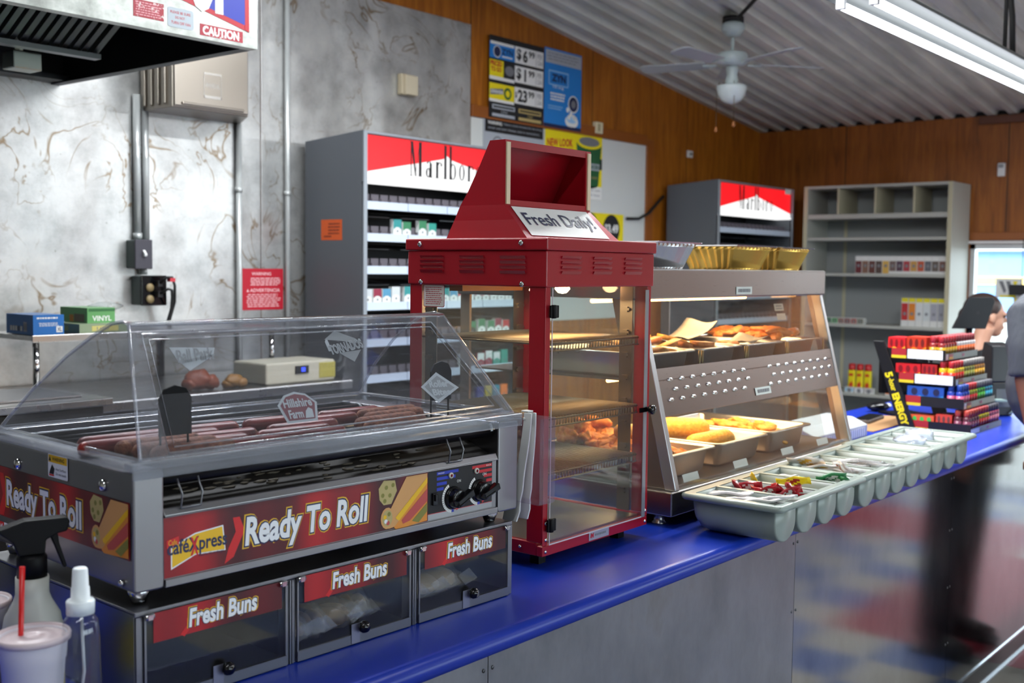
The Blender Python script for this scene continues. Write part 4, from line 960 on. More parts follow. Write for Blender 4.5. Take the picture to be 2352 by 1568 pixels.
# left side graphic
sg = Sign((-.0006, 0, 0), (0, -1, 0), (0, 0, 1), step=.00022)     # in-plane x = -v
sg.rect(-.468, -.008, .213, .296, 0, 1); sg.poly([(-.415, .215), (-.40, .25), (-.415, .285), (-.43, .285), (-.418, .25), (-.435, .215)], 1, 2)
outlined(sg, 'Ready To Roll', -.402, -.148, .221, .277, .0)
hotdog_art(sg, -.122, .216, .113, .078)
sg.rr(-.254, -.19, .302, .338, .003, 4, 2); sg.rect(-.252, -.192, .325, .3365, 7, 3); sg.text('WARNING', -.24, -.2, .328, .334, 11, 4, .02); sg.poly([(-.251, .327), (-.243, .327), (-.247, .335)], 11, 4)
sg.poly([(-.25, .307), (-.235, .307), (-.232, .316), (-.24, .322), (-.246, .314)], 11, 4); sg.rect(-.25, -.234, .304, .3065, 1, 4); sg.text('Hot Surface', -.228, -.195, .314, .318, 11, 4); sg.text('Do not touch', -.228, -.195, .307, .311, 11, 4)
sg.rect(-.44, -.415, .184, .203, 1, 2); sg.text('24', -.436, -.42, .19, .2, 4, 3, .03); sg.rect(-.415, -.36, .184, .203, 4, 2); sg.lines(-.41, -.365, .187, .2, 2, 6, 3, .6)
sg.mb.build('side_graphic', GM, g)
for v_, z_ in ((.36, .307), (.083, .311)): MB().lathe([(.009, 0), (.009, -.002), (.006, -.005), (.0, -.006)], 14, (-.0005, v_, z_), 0, True, 'x').build('cap_screw', CHROME, g)
MB().lathe([(.005, 0), (.005, -.004), (.003, -.006), (.0, -.006)], 10, (-.0005, .03, .178), 0, True, 'x').build('bolt', CHROME, g)
for u, v_ in ((.024, .03), (.76, .03), (.024, .43), (.76, .43)): MB().lathe([(.010, .1445), (.016, .160), (.016, .1664)], 14, (u, v_, 0)).build('foot', CHROME, g)
# rollers
ROL = brushed('roller steel', '#3a3a3d', .3, (60, 2, 2)); 
for i in range(10):
    mb = MB().tube([(.05, .022 + i * .042, .3275 if i else .3245), (.75, .022 + i * .042, .3275 if i else .3245)], .0125 if i else .014, 14)
    mb.tube([(.738, .022 + i * .042, .3275), (.744, .022 + i * .042, .3275)], .0145, 14, 1)
    mb.build('roller', [ROL, mat('roller collar', '#b8c0c4', .3)], g)
for u in (.071, .616):
    MB().tube([(u, .004, .322), (u + .004, -.004, .30), (u + .005, .002, .279), (u + .038, .002, .279), (u + .037, -.004, .30), (u + .034, .004, .322)], .0018, 8).build('wire_clip', mat('dull wire', '#7c7d80', .35, .9), g)
# clear lid
LG = lid_glass()
prof = [(.0, .0), (.100, .187), (.118, .191), (.150, .187), (.20, .166), (.27, .131), (.363, .072), (.43, .02), (.454, .0)]
def ends(h): k = h / .191; return .014 + .040 * k, .795 - .095 * k
mb = MB(); L_ = []; R_ = []
for v_, h in prof:
    a, b_ = ends(h); L_.append((a, v_ + .004, .354 + h)); R_.append((b_, v_ + .004, .354 + h))
n = len(prof); mb.add(L_ + R_, [(i, i + 1, n + i + 1, n + i) for i in range(n - 1)], 0)
mb.add(L_, [tuple(range(n))], 0); mb.add(R_, [tuple(range(n))], 0)
lid = mb.build('lid', LG, g)
LE = glass('lid edge plastic', (.86, .88, .92), .95, .08, .16, (.8, .82, .86), 1.6)
mb = MB(); mb.tube(L_, .003, 6); mb.tube(R_, .003, 6); mb.tube([L_[1], R_[1]], .0035, 6); mb.tube([L_[0], R_[0]], .004, 6); mb.tube([L_[-1], R_[-1]], .004, 6); mb.tube([L_[0], L_[-1]], .004, 6); mb.tube([R_[0], R_[-1]], .004, 6)
mb.build('edge_rib', LE, lid)
sl = Vector((0, .100, .187)).normalized()
fs_ = Sign((0, .004, .354), (1, 0, 0), sl, step=.0005)
mb = MB()
def fp(x, y): return tuple(fs_.P(x, y, 2))
mb.tube([fp(.060, .006), fp(.070, .195), fp(.664, .197), fp(.770, .010)], .0022, 6, closed=True)
mb.tube([fp(.071, .015), fp(.079, .186), fp(.658, .188), fp(.750, .019)], .0015, 6, closed=True)
mb.build('panel_rib', LE, lid)
bd = Sign((0, .004, .354), (1, 0, 0), sl, step=.0008)
bd.poly([(.016, .0), (.052, .211), (.070, .195), (.060, .006)], 0, 1).poly([(.060, .006), (.770, .010), (.792, .0), (.016, .0)], 0, 1).poly([(.052, .211), (.698, .211), (.664, .197), (.070, .195)], 0, 1).poly([(.770, .010), (.664, .197), (.698, .211), (.792, .0)], 0, 1)
bd.mb.build('border_band', glass('lid border plastic', (.9, .91, .94), .95, .08, .13, (.62, .63, .68), 1.5), lid)
FROST = mat('frosted white print', '#9aa1a9', .6); CLR = mat('print dark', '#6d4a52', .6)
def decal(draw):
    s = Sign((0, .004, .354), (1, 0, 0), sl, step=.0004); draw(s); return s.mb.build('decal', [FROST, CLR, mat('decal grey', '#7d8288', .6)], lid)
decal(lambda s: s.poly([(.108, .172), (.186, .168), (.18, .155), (.132, .132), (.116, .15)], 0, 3).text('Ball Park', .115, .18, .147, .168, 2, 5, .02, .2, R(3)).poly([(.122, .144), (.18, .153), (.182, .157), (.125, .149)], 2, 5))
def hf(s):
    s.poly([(.268, .062), (.285, .078), (.307, .083), (.328, .078), (.346, .062), (.337, .03), (.277, .03)], 0, 3); s.poly([(.273, .061), (.288, .075), (.307, .079), (.326, .075), (.341, .061), (.333, .034), (.281, .034)], 1, 4)
    s.text('Hillshire', .279, .335, .056, .071, 0, 5, .03); s.text('Farm', .284, .312, .037, .052, 0, 5, .03); s.poly([(.314, .036), (.331, .036), (.332, .05), (.325, .054), (.318, .048)], 0, 5)
decal(hf)
def tor(s):
    s.poly([(.402, .172), (.43, .188), (.47, .172), (.482, .160), (.44, .168)], 2, 3); s.text('TORNADOS', .405, .482, .148, .166, 0, 4, .05, .0, R(8)); s.text('TORNADOS', .4065, .4805, .149, .165, 2, 5, .015, .0, R(8)); s.poly([(.425, .146), (.475, .15), (.452, .128)], 2, 3)
    s.poly([(.402, .168), (.408, .176), (.412, .15), (.404, .15)], 0, 3)
decal(tor)
def dia(s):
    s.poly([(.583, .070), (.632, .096), (.676, .062), (.612, .036)], 0, 3); s.poly([(.592, .070), (.631, .089), (.665, .0625), (.614, .043)], 2, 4); s.text('Roller', .604, .652, .066, .080, 0, 5, .04, 0, R(-2)); s.text('Bites', .606, .65, .05, .063, 0, 5, .04, 0, R(-2))
decal(dia)
# clear tong pocket on the right end
mb = MB().box(GW + .048, GW + .051, -.05, .06, .18, .345).box(GW + .006, GW + .051, -.052, -.0505, .18, .345).box(GW + .006, GW + .048, .0605, .062, .18, .345).box(GW + .006, GW + .048, -.05, .06, .178, .18)
mb.build('tong_pocket', glass('pocket plastic', (.9, .86, .93), .95, .04, .04), g)
# tongs
tg = frame('serving_tongs', 'white plastic tongs in the clear pocket at the grill end', 'tongs', .8554, 1.3905, -2.595, .15)
TW = mat('tong white', '#d3d5d2', .35)
for s_, nm in ((0, 'arm'), (1, 'arm')):
    mb = MB(); pts = []
    for i in range(11):
        f = i / 10; z = .352 - .215 * f; w_ = .0095 + .002 * f + (.007 + .004 * (i % 2)) * max(0, f - .5) / .5
        off = (.006 + .010 * f) * (1 if s_ else -1)
        vc = -.008 + .036 * f ** 1.6
        pts.append((GW + .026 + off, vc, z, w_))
    vs = []
    for (u, v_, z, w_) in pts: vs += [(u - .002, v_ - w_, z), (u + .002, v_ - w_, z), (u + .002, v_ + w_, z), (u - .002, v_ + w_, z)]
    fs = []
    for i in range(10):
        for j in range(4): fs.append((i * 4 + j, i * 4 + (j + 1) % 4, i * 4 + 4 + (j + 1) % 4, i * 4 + 4 + j))
    fs += [(0, 1, 2, 3), (43, 42, 41, 40)]; mb.add(vs, fs)
    mb.build(nm, TW, tg, bevel=.001)
MB().box(GW + .018, GW + .034, -.009, .009, .3525, .356).tube([(GW + .016, 0, .34), (GW + .036, 0, .34)], .003, 8).build('hinge', TW, tg, bevel=.001)
# things on the rollers
HD = mat('hot dog skin', '#8a2a24', .35); t, p = nt(HD); n_ = noise(t, mapped(t, (8, 40, 40)), 2, 4, .6); t.links.new(ramp(t, n_, [(.3, '#4a1212'), (.55, '#7a211e'), (.8, '#93352c')]), p.inputs['Base Color'])
CR = mat('breaded roll', '#8a4a2a', .7); t, p = nt(CR); n_ = noise(t, mapped(t, (1, 1, 1)), 90, 4, .7); t.links.new(ramp(t, n_, [(.3, '#4a2414'), (.55, '#82462a'), (.8, '#a8754a')]), p.inputs['Base Color']); bump(t, p, n_, .8, .004)
ga = R(-2.595)
def gpos(u, v_, z): return (.8554 + u * math.cos(ga) - v_ * math.sin(ga), 1.3905 + u * math.sin(ga) + v_ * math.cos(ga), z)
def sausage(L, r):
    mb = MB(); pr = [(0, -L / 2)] + [(r * math.sin(R(a)), -L / 2 + r * (1 - math.cos(R(a)))) for a in (30, 60, 90)] + [(r, L / 2 - r)] + [(r * math.cos(R(a)), L / 2 - r + r * math.sin(R(a))) for a in (30, 60)] + [(0, L / 2)]
    return mb.lathe(pr, 16, (0, 0, 0), 0, True, 'x')
hdm = sausage(.15, .0125).build('hot_dog', HD); crm = sausage(.145, .0135).build('breaded_roll', CR)
z_ = .3275 + .0245 * .72
rows = [.043, .085, .127, .169, .211]
dogs = [(.21, 0), (.34, 0), (.175, 1), (.34, 1), (.22, 2), (.39, 2), (.175, 3), (.47, 3), (.10, 4), (.24, 4), (.40, 4), (.56, 4), (.08, 3)]
for i, (u, r_) in enumerate(dogs):
    o = hdm if i == 0 else hdm.copy()
    if i: COL.objects.link(o)
    o.location = gpos(u, rows[r_], z_ + .0065); o.rotation_euler = (random.uniform(0, 6), 0, ga)
    tag(o, 'red hot dog cooking between the grill rollers', 'hot dog', 'hot dogs on the roller grill')
rolls = [(.125, 0), (.12, 1), (.115, 2), (.545, 1), (.60, 2), (.53, 0), (.62, 3)]
for i, (u, r_) in enumerate(rolls):
    o = crm if i == 0 else crm.copy()
    if i: COL.objects.link(o)
    o.location = gpos(u, rows[r_], z_ + .0075); o.rotation_euler = (random.uniform(0, 6), 0, ga)
    tag(o, 'breaded brown roll on the rollers at the %s end of the grill' % ('left' if u < .3 else 'right'), 'breaded roll', 'breaded rolls at the grill %s end' % ('left' if u < .3 else 'right'))
PAD = mat('black divider card', '#08080a', .6, 0, .15)
for i, (u, v_, lb) in enumerate(((.098, .052, 'black wire legged divider card standing at the left end inside the lid'), (.70, .105, 'black wire legged divider card standing at the right end inside the lid'))):
    pd = thing('divider_card', lb, 'divider card', gpos(u, v_, .3415), ga)
    MB().prism([(-.027, .036), (.027, .036), (.027, .092), (.018, .106), (0, .111), (-.018, .106), (-.027, .092)], -.002, .002, 'y').build('card', PAD, pd, bevel=.0008)
    MB().tube([(-.023, .003, .07), (-.023, .003, .0)], .0018, 6).tube([(.023, .003, .07), (.023, .003, .0)], .0018, 6).build('prong', PAD, pd)
# bun drawer under the grill
BW, BZ = .8004, .1435
bb = frame('bun_warmer', 'stainless bun box with three clear Fresh Buns doors under the roller grill', 'bun box', .8507, 1.3813, -1.736, .0)
BST = brushed('bun box steel', '#8a8b90', .3, (2, 2, 40))
MB().box(0, BW, .004, .47, .1395, BZ).box(0, BW, .0, .006, .136, BZ).build('top_panel', BST, bb, bevel=.0015)
for a in (0, BW - .004): MB().box(a, a + .004, .004, .47, .004, .139).build('side_panel', BST, bb)
MB().box(.0045, BW - .0045, .004, .465, .004, .008).build('bottom_panel', DARK, bb)
MB().box(.0045, BW - .0045, .465, .47, .0085, .139).build('back_panel', DARK, bb)
for a, b_ in ((.002, .012), (.2605, .2795), (.528, .547), (.788, BW)):
    mb = MB().box(a, b_, .0005, .02, .001, .1355)
    if b_ - a > .015: mb.box(a + .006, a + .0085, -.002, .0, .001, .135).box(b_ - .0085, b_ - .006, -.002, .0, .001, .135)
    mb.build('divider_post', BST, bb)
for a in (.268, .536): MB().box(a - .001, a + .001, .021, .464, .0085, .139).build('partition', DARK, bb)
DGL = glass('smoked door plastic', (.86, .87, .9), 1.0, .02, .012, (.4, .4, .44))
for k, (a, b_) in enumerate(((.0125, .2600), (.280, .5275), (.5475, .7875))):
    d = MB().box(a, b_, -.003, -.001, .018, .135).build('door', DGL, bb)
    MB().box(a, b_, -.0045, .0, .002, .0178).box(a, a + .003, -.0035, .0, .018, .135).box(b_ - .003, b_, -.0035, .0, .018, .135).build('door_frame', BST, d)
    sg = Sign((a, -.0032, 0), (1, 0, 0), (0, 0, 1), step=.00022); w_ = b_ - a
    sg.rect(.014, w_ - .010, .095, .138, 0, 1); sg.poly([(.057, .097), (.068, .109), (.067, .119), (.074, .119), (.079, .109), (.064, .093)], 1, 2)
    outlined(sg, 'Fresh Buns', .071, .190, .104, .132, .1, 3, .6)
    sg.mb.build('door_graphic', GM, d)
    kx = a + .131
    mb = MB().lathe([(.005, -.003), (.005, -.008), (.0095, -.010), (.0105, -.015), (.008, -.021), (.0, -.0225)], 16, (kx, 0, .030), 0, True, 'y'); mb.build('knob', GLB, d)
    MB().box(kx - .02, kx - .002, -.0056, -.0046, .003, .036).build('latch_tab', mat('latch grey', '#85869a', .35, .6), d)
    for hx in (a + .006, b_ - .010): MB().tube([(hx - .006, -.0045, .1345), (hx + .008, -.0045, .1345)], .0045, 8).box(hx - .003, hx + .005, -.0095, -.0055, .131, .138).build('hinge', CHROME, d)
for (u, v_) in ((.03, .03), (.77, .03), (.03, .43), (.77, .43)): MB().lathe([(.012, .0), (.012, .0038)], 10, (u, v_, 0)).build('foot', BLACKP, bb)
# bags of buns
ba = R(-1.736)
def bpos(u, v_, z): return (.8507 + u * math.cos(ba) - v_ * math.sin(ba), 1.3813 + u * math.sin(ba) + v_ * math.cos(ba), z)
FILM = glass('bread bag film', (.92, .93, .94), 1, .12, .2, (.85, .85, .83)); BUN = mat('bun crust', '#c9a470', .7)
for k, (u, v_, sx_, sz_, rz, lb) in enumerate(((.315, .075, .035, .03, .3, 'clear bag of buns leftmost behind the middle door'), (.36, .07, .034, .034, -.2, 'clear bag of buns second from the left behind the middle door'), (.412, .075, .036, .033, .5, 'knotted clear bag of buns near the centre behind the middle door'), (.47, .085, .036, .036, -.4, 'clear bag of buns rightmost behind the middle door'), (.645, .10, .085, .022, .05, 'flat clear bag of buns lying behind the right door'))):
    pb = thing('bun_bag', lb, 'bag of buns', bpos(u, v_, .0085), ba + rz)
    flat = k == 4
    rx, ry, rz_ = (.078, .055, .026) if flat else (sx_ * .62, .045, sz_ * .72)
    for q in ((-.5, .5) if not flat else (-.6, 0, .6)):
        MB().ell((q * rx, 0, rz_ * .95), (rx * .52, ry * .75, rz_ * .75), 12, 7, 0, .05).build('bun', BUN, pb)
    mb = MB().ell((0, 0, rz_ * 1.15), (rx * 1.25, ry * 1.1, rz_ * 1.12), 18, 10, 0, .10)
    for i in range(5):
        a = random.uniform(-1, 1) * rx; mb.add([(a, -ry * 1.0, rz_ * .6), (a + .02, -ry * 1.25, rz_ * 1.1), (a + .004, -ry * 1.1, rz_ * 1.9), (a - .016, -ry * .9, rz_ * 1.4)], [(0, 1, 2, 3)], 0)
    mb.build('bag_film', FILM, pb)
# ------------------------------------------------------------------ cups, straw, spray bottles at the lower left
FOAM = mat('foam white', '#d8d4dc', .55); LIDM = mat('cloudy lid', '#c9b9bd', .35, alpha=.9)
def cup(x, y, label, s=1.0):
    c = thing('foam_cup', label, 'cup', (x, y, 0), group=None)
    o = MB().lathe([(.028 * s, .0), (.030 * s, .003), (.0395 * s, .118 * s), (.0405 * s, .119 * s), (.042 * s, .138 * s), (.0445 * s, .143 * s), (.0445 * s, .149 * s), (.042 * s, .150 * s), (.040 * s, .149 * s), (.029 * s, .006)], 40, (0, 0, 0)).build('body', FOAM, c)
    MB().lathe([(.0465 * s, .144 * s), (.047 * s, .150 * s), (.0455 * s, .153 * s), (.0425 * s, .152 * s), (.041 * s, .147 * s), (.026 * s, .1475 * s), (.024 * s, .149 * s), (.011 * s, .149 * s), (.010 * s, .1475 * s), (.005, .1475 * s)], 40).build('lid', LIDM, c)
    return c
cup(.703, 1.381, 'white foam cup with a clear lid and red straw, nearest the picture corner')
cup(.735, 1.60, 'white foam cup behind the red straw cup at the picture edge', .95)
cup(.80, 1.80, 'white foam cup farthest back at the left picture edge', 1.0)
tag(MB().tube([(.6925, 1.393, .03), (.693, 1.393, .148), (.698, 1.396, .238)], .0034, 12).build('straw', mat('straw red', '#c81818', .3)), 'red drinking straw standing in the nearest foam cup', 'straw')
sb = thing('spray_bottle', 'white trigger spray bottle with a black head and green yellow label', 'spray bottle', (.768, 1.508, 0), R(-20))
HDPE = mat('milky plastic', '#a9aaa4', .4)
MB().lathe([(.036, 0), (.040, .004), (.041, .02), (.041, .115), (.037, .135), (.026, .155), (.0225, .165), (.0222, .19)], 30).build('body', HDPE, sb)
MB().lathe_open([(.0413, .03), (.0413, .098)], 30).build('label', mat('label yellow', '#d0b820', .5), sb)
MB().lathe_open([(.0415, .098), (.0415, .104)], 30).build('label_band', mat('label green', '#1d6a5a', .5), sb)
MB().lathe([(.0205, .19), (.0205, .218), (.018, .222)], 24).build('collar', BLACKP, sb)
MB().prism([(-.018, .222), (.016, .222), (.018, .242), (.034, .250), (.046, .252), (.05, .266), (.046, .272), (-.01, .272), (-.042, .262), (-.044, .258), (-.026, .242)], -.012, .012, 'y').build('spray_head', BLACKP, sb, bevel=.004)
MB().prism([(.022, .25), (.034, .25), (.036, .235), (.046, .20), (.041, .198), (.030, .23)], -.006, .006, 'y').build('trigger', BLACKP, sb, bevel=.002)
cbt = thing('mist_bottle', 'clear plastic mist bottle with a white pump cap beside the bun box', 'spray bottle', (.745, 1.337, 0))
CLP = glass('clear bottle plastic', (.88, .9, .92), 1.0, .03, .012, (.8, .82, .86), 1.6)
MB().lathe([(.0, .002), (.022, .0), (.026, .006), (.0255, .05), (.0245, .1), (.0235, .15), (.022, .168), (.016, .176), (.012, .180)], 28).build('body', CLP, cbt)
MB().lathe([(.0175, .178), (.018, .194), (.0165, .196), (.012, .1965), (.0115, .212), (.0105, .213), (.0095, .236), (.008, .238), (.0, .238)], 28).build('cap', mat('cap white', '#dfe6ea', .35), cbt)
MB().tube([(.001, 0, .176), (.004, 0, .1), (-.008, .004, .012)], .002, 8).build('dip_tube', mat('dip tube', '#b8bcc4', .3), cbt)
mb = MB().lathe([(.0, .003), (.0235, .004), (.0238, .07), (.0, .071)], 24); mb.build('liquid', glass('clear liquid', (.8, .82, .88), .6, .05), cbt)
# ------------------------------------------------------------------ red hot food cabinet
RED = mat('red enamel', '#9b0d1e', .3, 0, .5, .1); t, p = nt(RED)
n_ = noise(t, mapped(t, (1, 1, 1)), 240, 2, .5); bump(t, p, n_, .06, .001)
WW, WD = .4053, .3878; WA = .4906
wb = frame('hot_food_cabinet', 'red glass hot food cabinet with a hooded roof reading Fresh Daily', 'food warmer', 1.8147, 1.4098, WA, .0)
mb = MB().box(0, WW, 0, .016, .03, .052).box(0, WW, WD - .016, WD, .03, .058).box(0, .016, .0165, WD - .0165, .03, .058).box(WW - .016, WW, .0165, WD - .0165, .03, .058)
mb.build('base_frame', RED, wb, bevel=.002)
MB().box(.017, WW - .017, .0165, WD - .0165, .034, .056).build('floor_plate', brushed('floor steel', '#a8a29a', .3, (2, 40, 2)), wb)
mb = MB().box(0, .0165, 0, .003, .0525, .593).box(0, .003, .0031, .043, .0585, .593); mb.build('corner_post', RED, wb, bevel=.001)
mb = MB().box(WW - .0165, WW, 0, .003, .0525, .593).box(WW - .003, WW, .0031, .043, .0585, .593); mb.build('corner_post', RED, wb, bevel=.001)
mb = MB().box(0, .003, WD - .036, WD - .0035, .0585, .593).box(0, .02, WD - .003, WD, .0585, .593); mb.build('corner_post', RED, wb, bevel=.001)
mb = MB().box(WW - .003, WW, WD - .036, WD - .0035, .0585, .593).box(WW - .02, WW, WD - .003, WD, .0585, .593); mb.build('corner_post', RED, wb, bevel=.001)
ov = .0052
# header with louvers and the overhanging cap
hb = MB().box(-.004, WW + .004, -.004, WD + .004, .593, .6686).build('header', RED, wb, bevel=.003)
def louver(o_, ux):
    mb = MB(); sg = Sign(o_, ux, (0, 0, 1)); n = sg.n
    for i in range(4):
        z0 = .0 + i * .0105; a, b_, c, d = (sg.P(x, y, 0) for x, y in ((0, z0), (.069, z0), (.069, z0 + .0065), (0, z0 + .0065)))
        q = n * .004; e, f = d + q, c + q
        mb.add([a, b_, c, d, e, f], [(4, 0, 1, 5), (0, 4, 3), (1, 2, 5), (3, 4, 5, 2)], 0)
    mb.build('louver', RED, hb)
for u in (.046, .162, .284): louver((u, -.0045, .620), (1, 0, 0))
for v_ in (.351, .233, .119): louver((-.0045, v_, .620), (0, -1, 0))
cap = MB().box(-ov - .003, WW + ov + .003, -ov - .003, WD + ov + .003, .669, .6948).build('cap', RED, wb, bevel=.003)
for v_, z_ in ((.35, .6825), (.06, .684)): MB().lathe([(.006, 0), (.006, -.0015), (.004, -.0035), (.0, -.004)], 14, (-ov - .0035, v_, z_), 0, True, 'x').build('screw', CHROME, cap)
for v_, z_ in ((.35, .5985), (.06, .5985)): MB().lathe([(.006, 0), (.006, -.0015), (.004, -.0035), (.0, -.004)], 14, (-.0045, v_, z_), 0, True, 'x').build('screw', CHROME, hb)
# hooded roof
sec = [(.695, .030, WW - .022, .075, .304), (.712, .034, WW - .030, .0925, .298), (.735, .039, WW - .038, .1161, .289), (.768, .044, WW - .044, .150, .276), (.80, .046, WW - .046, .150, .254), (.85, .048, WW - .048, .151, .226), (.908, .050, WW - .050, .152, .196)]
mb = MB(); vs = []
for z, a, b_, c, d in sec: vs += [(a, c, z), (b_, c, z), (b_, d, z), (a, d, z)]
fs = []
for i in range(6):
    q = i * 4
    for j in range(4):
        if j == 0 and i >= 3: continue
        fs.append((q + j, q + (j + 1) % 4, q + 4 + (j + 1) % 4, q + 4 + j))
fs.append((24, 25, 26, 27)); fs.append((12, 13, 14, 15))
mb.add(vs, fs, 0)
mb.box(.044, .062, .1485, .1515, .768, .9075).box(WW - .062, WW - .044, .1485, .1515, .768, .9075).box(.0625, WW - .0625, .149, .152, .893, .9075).box(.0625, WW - .0625, .1485, .157, .768, .779)
hood = mb.build('roof_hood', RED, wb); md = hood.modifiers.new('thick', 'SOLIDIFY'); md.thickness = .002; md.offset = 0
for a in (.0455, WW - .0585): MB().box(a, a + .013, .146, .1482, .770, .903).box(a + .0005, a + .0125, .1447, .1459, .770, .903).build('sign_channel', CREAM, hood)
MB().box(.065, .073, .16, .175, .795, .815).build('clip', CREAM, hood)
slv = Vector((0, .075, .073)).normalized()
sg = Sign((0, .075, .695), (1, 0, 0), slv, step=.0011)
sg.poly([(.052, .008), (WW - .060, .008), (WW - .064, .099), (.060, .099)], 0, 2)
sg.text('Fresh Daily!', .074, WW - .078, .028, .080, 1, 3, .012)
vsx = [i for i in range(0)]
sg.mb.build('daily_sign', [mat('sign board white', '#dfe3df', .5), INKN], hood)
# doors, glass, shelves
CGL_ = glass('cabinet glass', (.93, .96, .95), .95, .0, .018)
d = MB().box(.0175, WW - .017, -.003, .001, .053, .592).build('front_door', CGL_, wb)
MB().box(WW - .031, WW - .0172, -.005, -.0035, .053, .585).build('door_strip', mat('grey door strip', '#8f9298', .35, .4), d)
MB().box(.0172, .0192, -.0045, -.0032, .053, .592).box(.0195, WW - .0315, -.0045, -.0032, .053, .0555).build('door_edge', mat('pale seal', '#c9c2c6', .4), d)
for z in (.543, .096): MB().box(.006, .034, -.010, -.0046, z - .013, z + .013).tube([(.0165, -.009, z - .014), (.0165, -.009, z + .014)], .006, 10).build('hinge', BLACKP, d, bevel=.0015)
MB().lathe([(.006, -.005), (.006, -.014), (.011, -.016), (.011, -.026), (.008, -.028), (.0, -.028)], 18, (WW - .020, 0, .307), 0, True, 'y').box(WW - .05, WW - .02, -.0075, -.0052, .301, .312).build('knob', GLB, d)
sg = Sign((.167, -.0006, .034), (1, 0, 0), (0, 0, 1)); sg.rect(0, .078, 0, .021, 0, 1); sg.poly([(.006, .006), (.01, .016), (.008, .016), (.004, .006)], 1, 2); sg.text('M', .008, .018, .005, .016, 1, 2, .03); sg.rect(.0, .078, .019, .021, 2, 2); sg.lines(.022, .072, .007, .013, 1, 2, 2, .8)
sg.mb.build('name_plate', [mat('plate silver', '#b9b6b8', .3, .5), INKR, INKG], wb)
sg = Sign((.0042, -.0012, 0), (1, 0, 0), (0, 0, 1))
for x, z in ((.010, .04), (.010, .065), (.010, .10), (WW - .010, .04), (WW - .010, .065)): MB().lathe([(.004, -.0005), (.004, -.001), (.002, -.0028), (.0, -.003)], 10, (x, 0, z), 0, True, 'y').build('rivet', CHROME, wb)
MB().lathe([(.004, -.0005), (.004, -.001), (.002, -.0028), (.0, -.003)], 10, (0, .06, .044), 0, True, 'x').build('rivet', CHROME, wb)
for nm, a in (('side_glass', .0035), ('side_glass', WW - .0065)): MB().box(a, a + .003, .0435, WD - .0365, .059, .5925).build(nm, CGL_, wb)
MB().box(.0205, WW - .0205, WD - .006, WD - .003, .0585, .5925).build('back_glass', CGL_, wb)
sg = Sign((.0028, .348, .543), (0, -1, 0), (0, 0, 1)); sg.rr(0, .064, 0, .05, .004, 1, 1); sg.rr(.0015, .0625, .0015, .0485, .003, 0, 2); sg.lines(.006, .058, .005, .046, 9, 1, 3, .35)
sg.mb.build('instruction_label', [mat('label cream', '#cfc9c2', .5), mat('label red', '#b23a44', .5)], wb)
UPR = brushed('shelf upright steel', '#9b8f80', .3, (30, 30, 1))
def upright(u, v_, du, dv):
    mb = MB(); m = UPR
    mb.box(u, u + du, v_, v_ + dv, .0585, .5925)
    for i in range(9):
        z = .10 + i * .054
        if du > dv: mb.box(u + du * .3, u + du * .7, v_ - .006, v_, z, z + .012); mb.box(u + du * .15, u + du * .85, v_ - .007, v_ - .006, z + .003, z + .009)
        else: mb.box(u - .006, u, v_ + dv * .3, v_ + dv * .7, z, z + .012); mb.box(u - .007, u - .006, v_ + dv * .15, v_ + dv * .85, z + .003, z + .009)
    mb.build('shelf_upright', m, wb)
upright(WW - .045, WD - .012, .04, .002); upright(.006, WD - .012, .04, .002)
upright(WW - .0095, .045, .002, .035); upright(.0085, WD - .075, .002, .035)
WIRE = mat('shelf wire', '#7d6c54', .35, .8)
for z in (.474, .314, .198):
    mb = MB(); a, b_, c, d_ = .022, WW - .022, .02, WD - .02
    mb.tube([(a, c, z), (b_, c, z), (b_, d_, z), (a, d_, z)], .0026, 6, closed=True)
    mb.tube([(a, c - .001, z - .016), (b_, c - .001, z - .016)], .0022, 6)
    for i in range(34):
        u = a + (b_ - a) * (i + .5) / 34; mb.tube([(u, c - .001, z - .016), (u + .004, c, z + .003), (u + .004, d_, z + .003)], .0014, 5)
    for q in (.25, .5, .75): mb.tube([(a, c + (d_ - c) * q, z), (b_, c + (d_ - c) * q, z)], .002, 5)
    mb.build('wire_shelf', WIRE, wb)
BULB = mat('warm bulb', '#ffd9a0', .4, emit=26, ecol='#ffc890')
for u, v_ in ((.10, .1), (.30, .18)):
    MB().lathe([(.0, .5925), (.016, .59), (.018, .584), (.01, .575), (.0, .573)], 14, (u, v_, 0)).build('bulb', BULB, wb)
mb = MB().box(.08, .30, .30, .34, .578, .5925); mb.build('lamp_bracket', mat('orange lamp label', '#c9803a', .5), wb)
for u, v_ in ((.04, .04), (WW - .06, .04), (.04, WD - .05), (WW - .06, WD - .05)): MB().box(u, u + .024, v_, v_ + .024, .0005, .0298).build('foot', BLACKP, wb)
def warm(name, loc, sx, sy, e, par, rot=(0, 0, 0), col=(1, .68, .36)):
    ld = bpy.data.lights.new(name, 'AREA'); ld.shape = 'RECTANGLE'; ld.size = sx; ld.size_y = sy; ld.energy = e; ld.color = col
    lo = bpy.data.objects.new(name, ld); COL.objects.link(lo); lo.parent = par; lo.location = loc; lo.rotation_euler = rot
warm('cabinet_lamp', (WW / 2, WD / 2, .56), .2, .2, 1.3, wb)

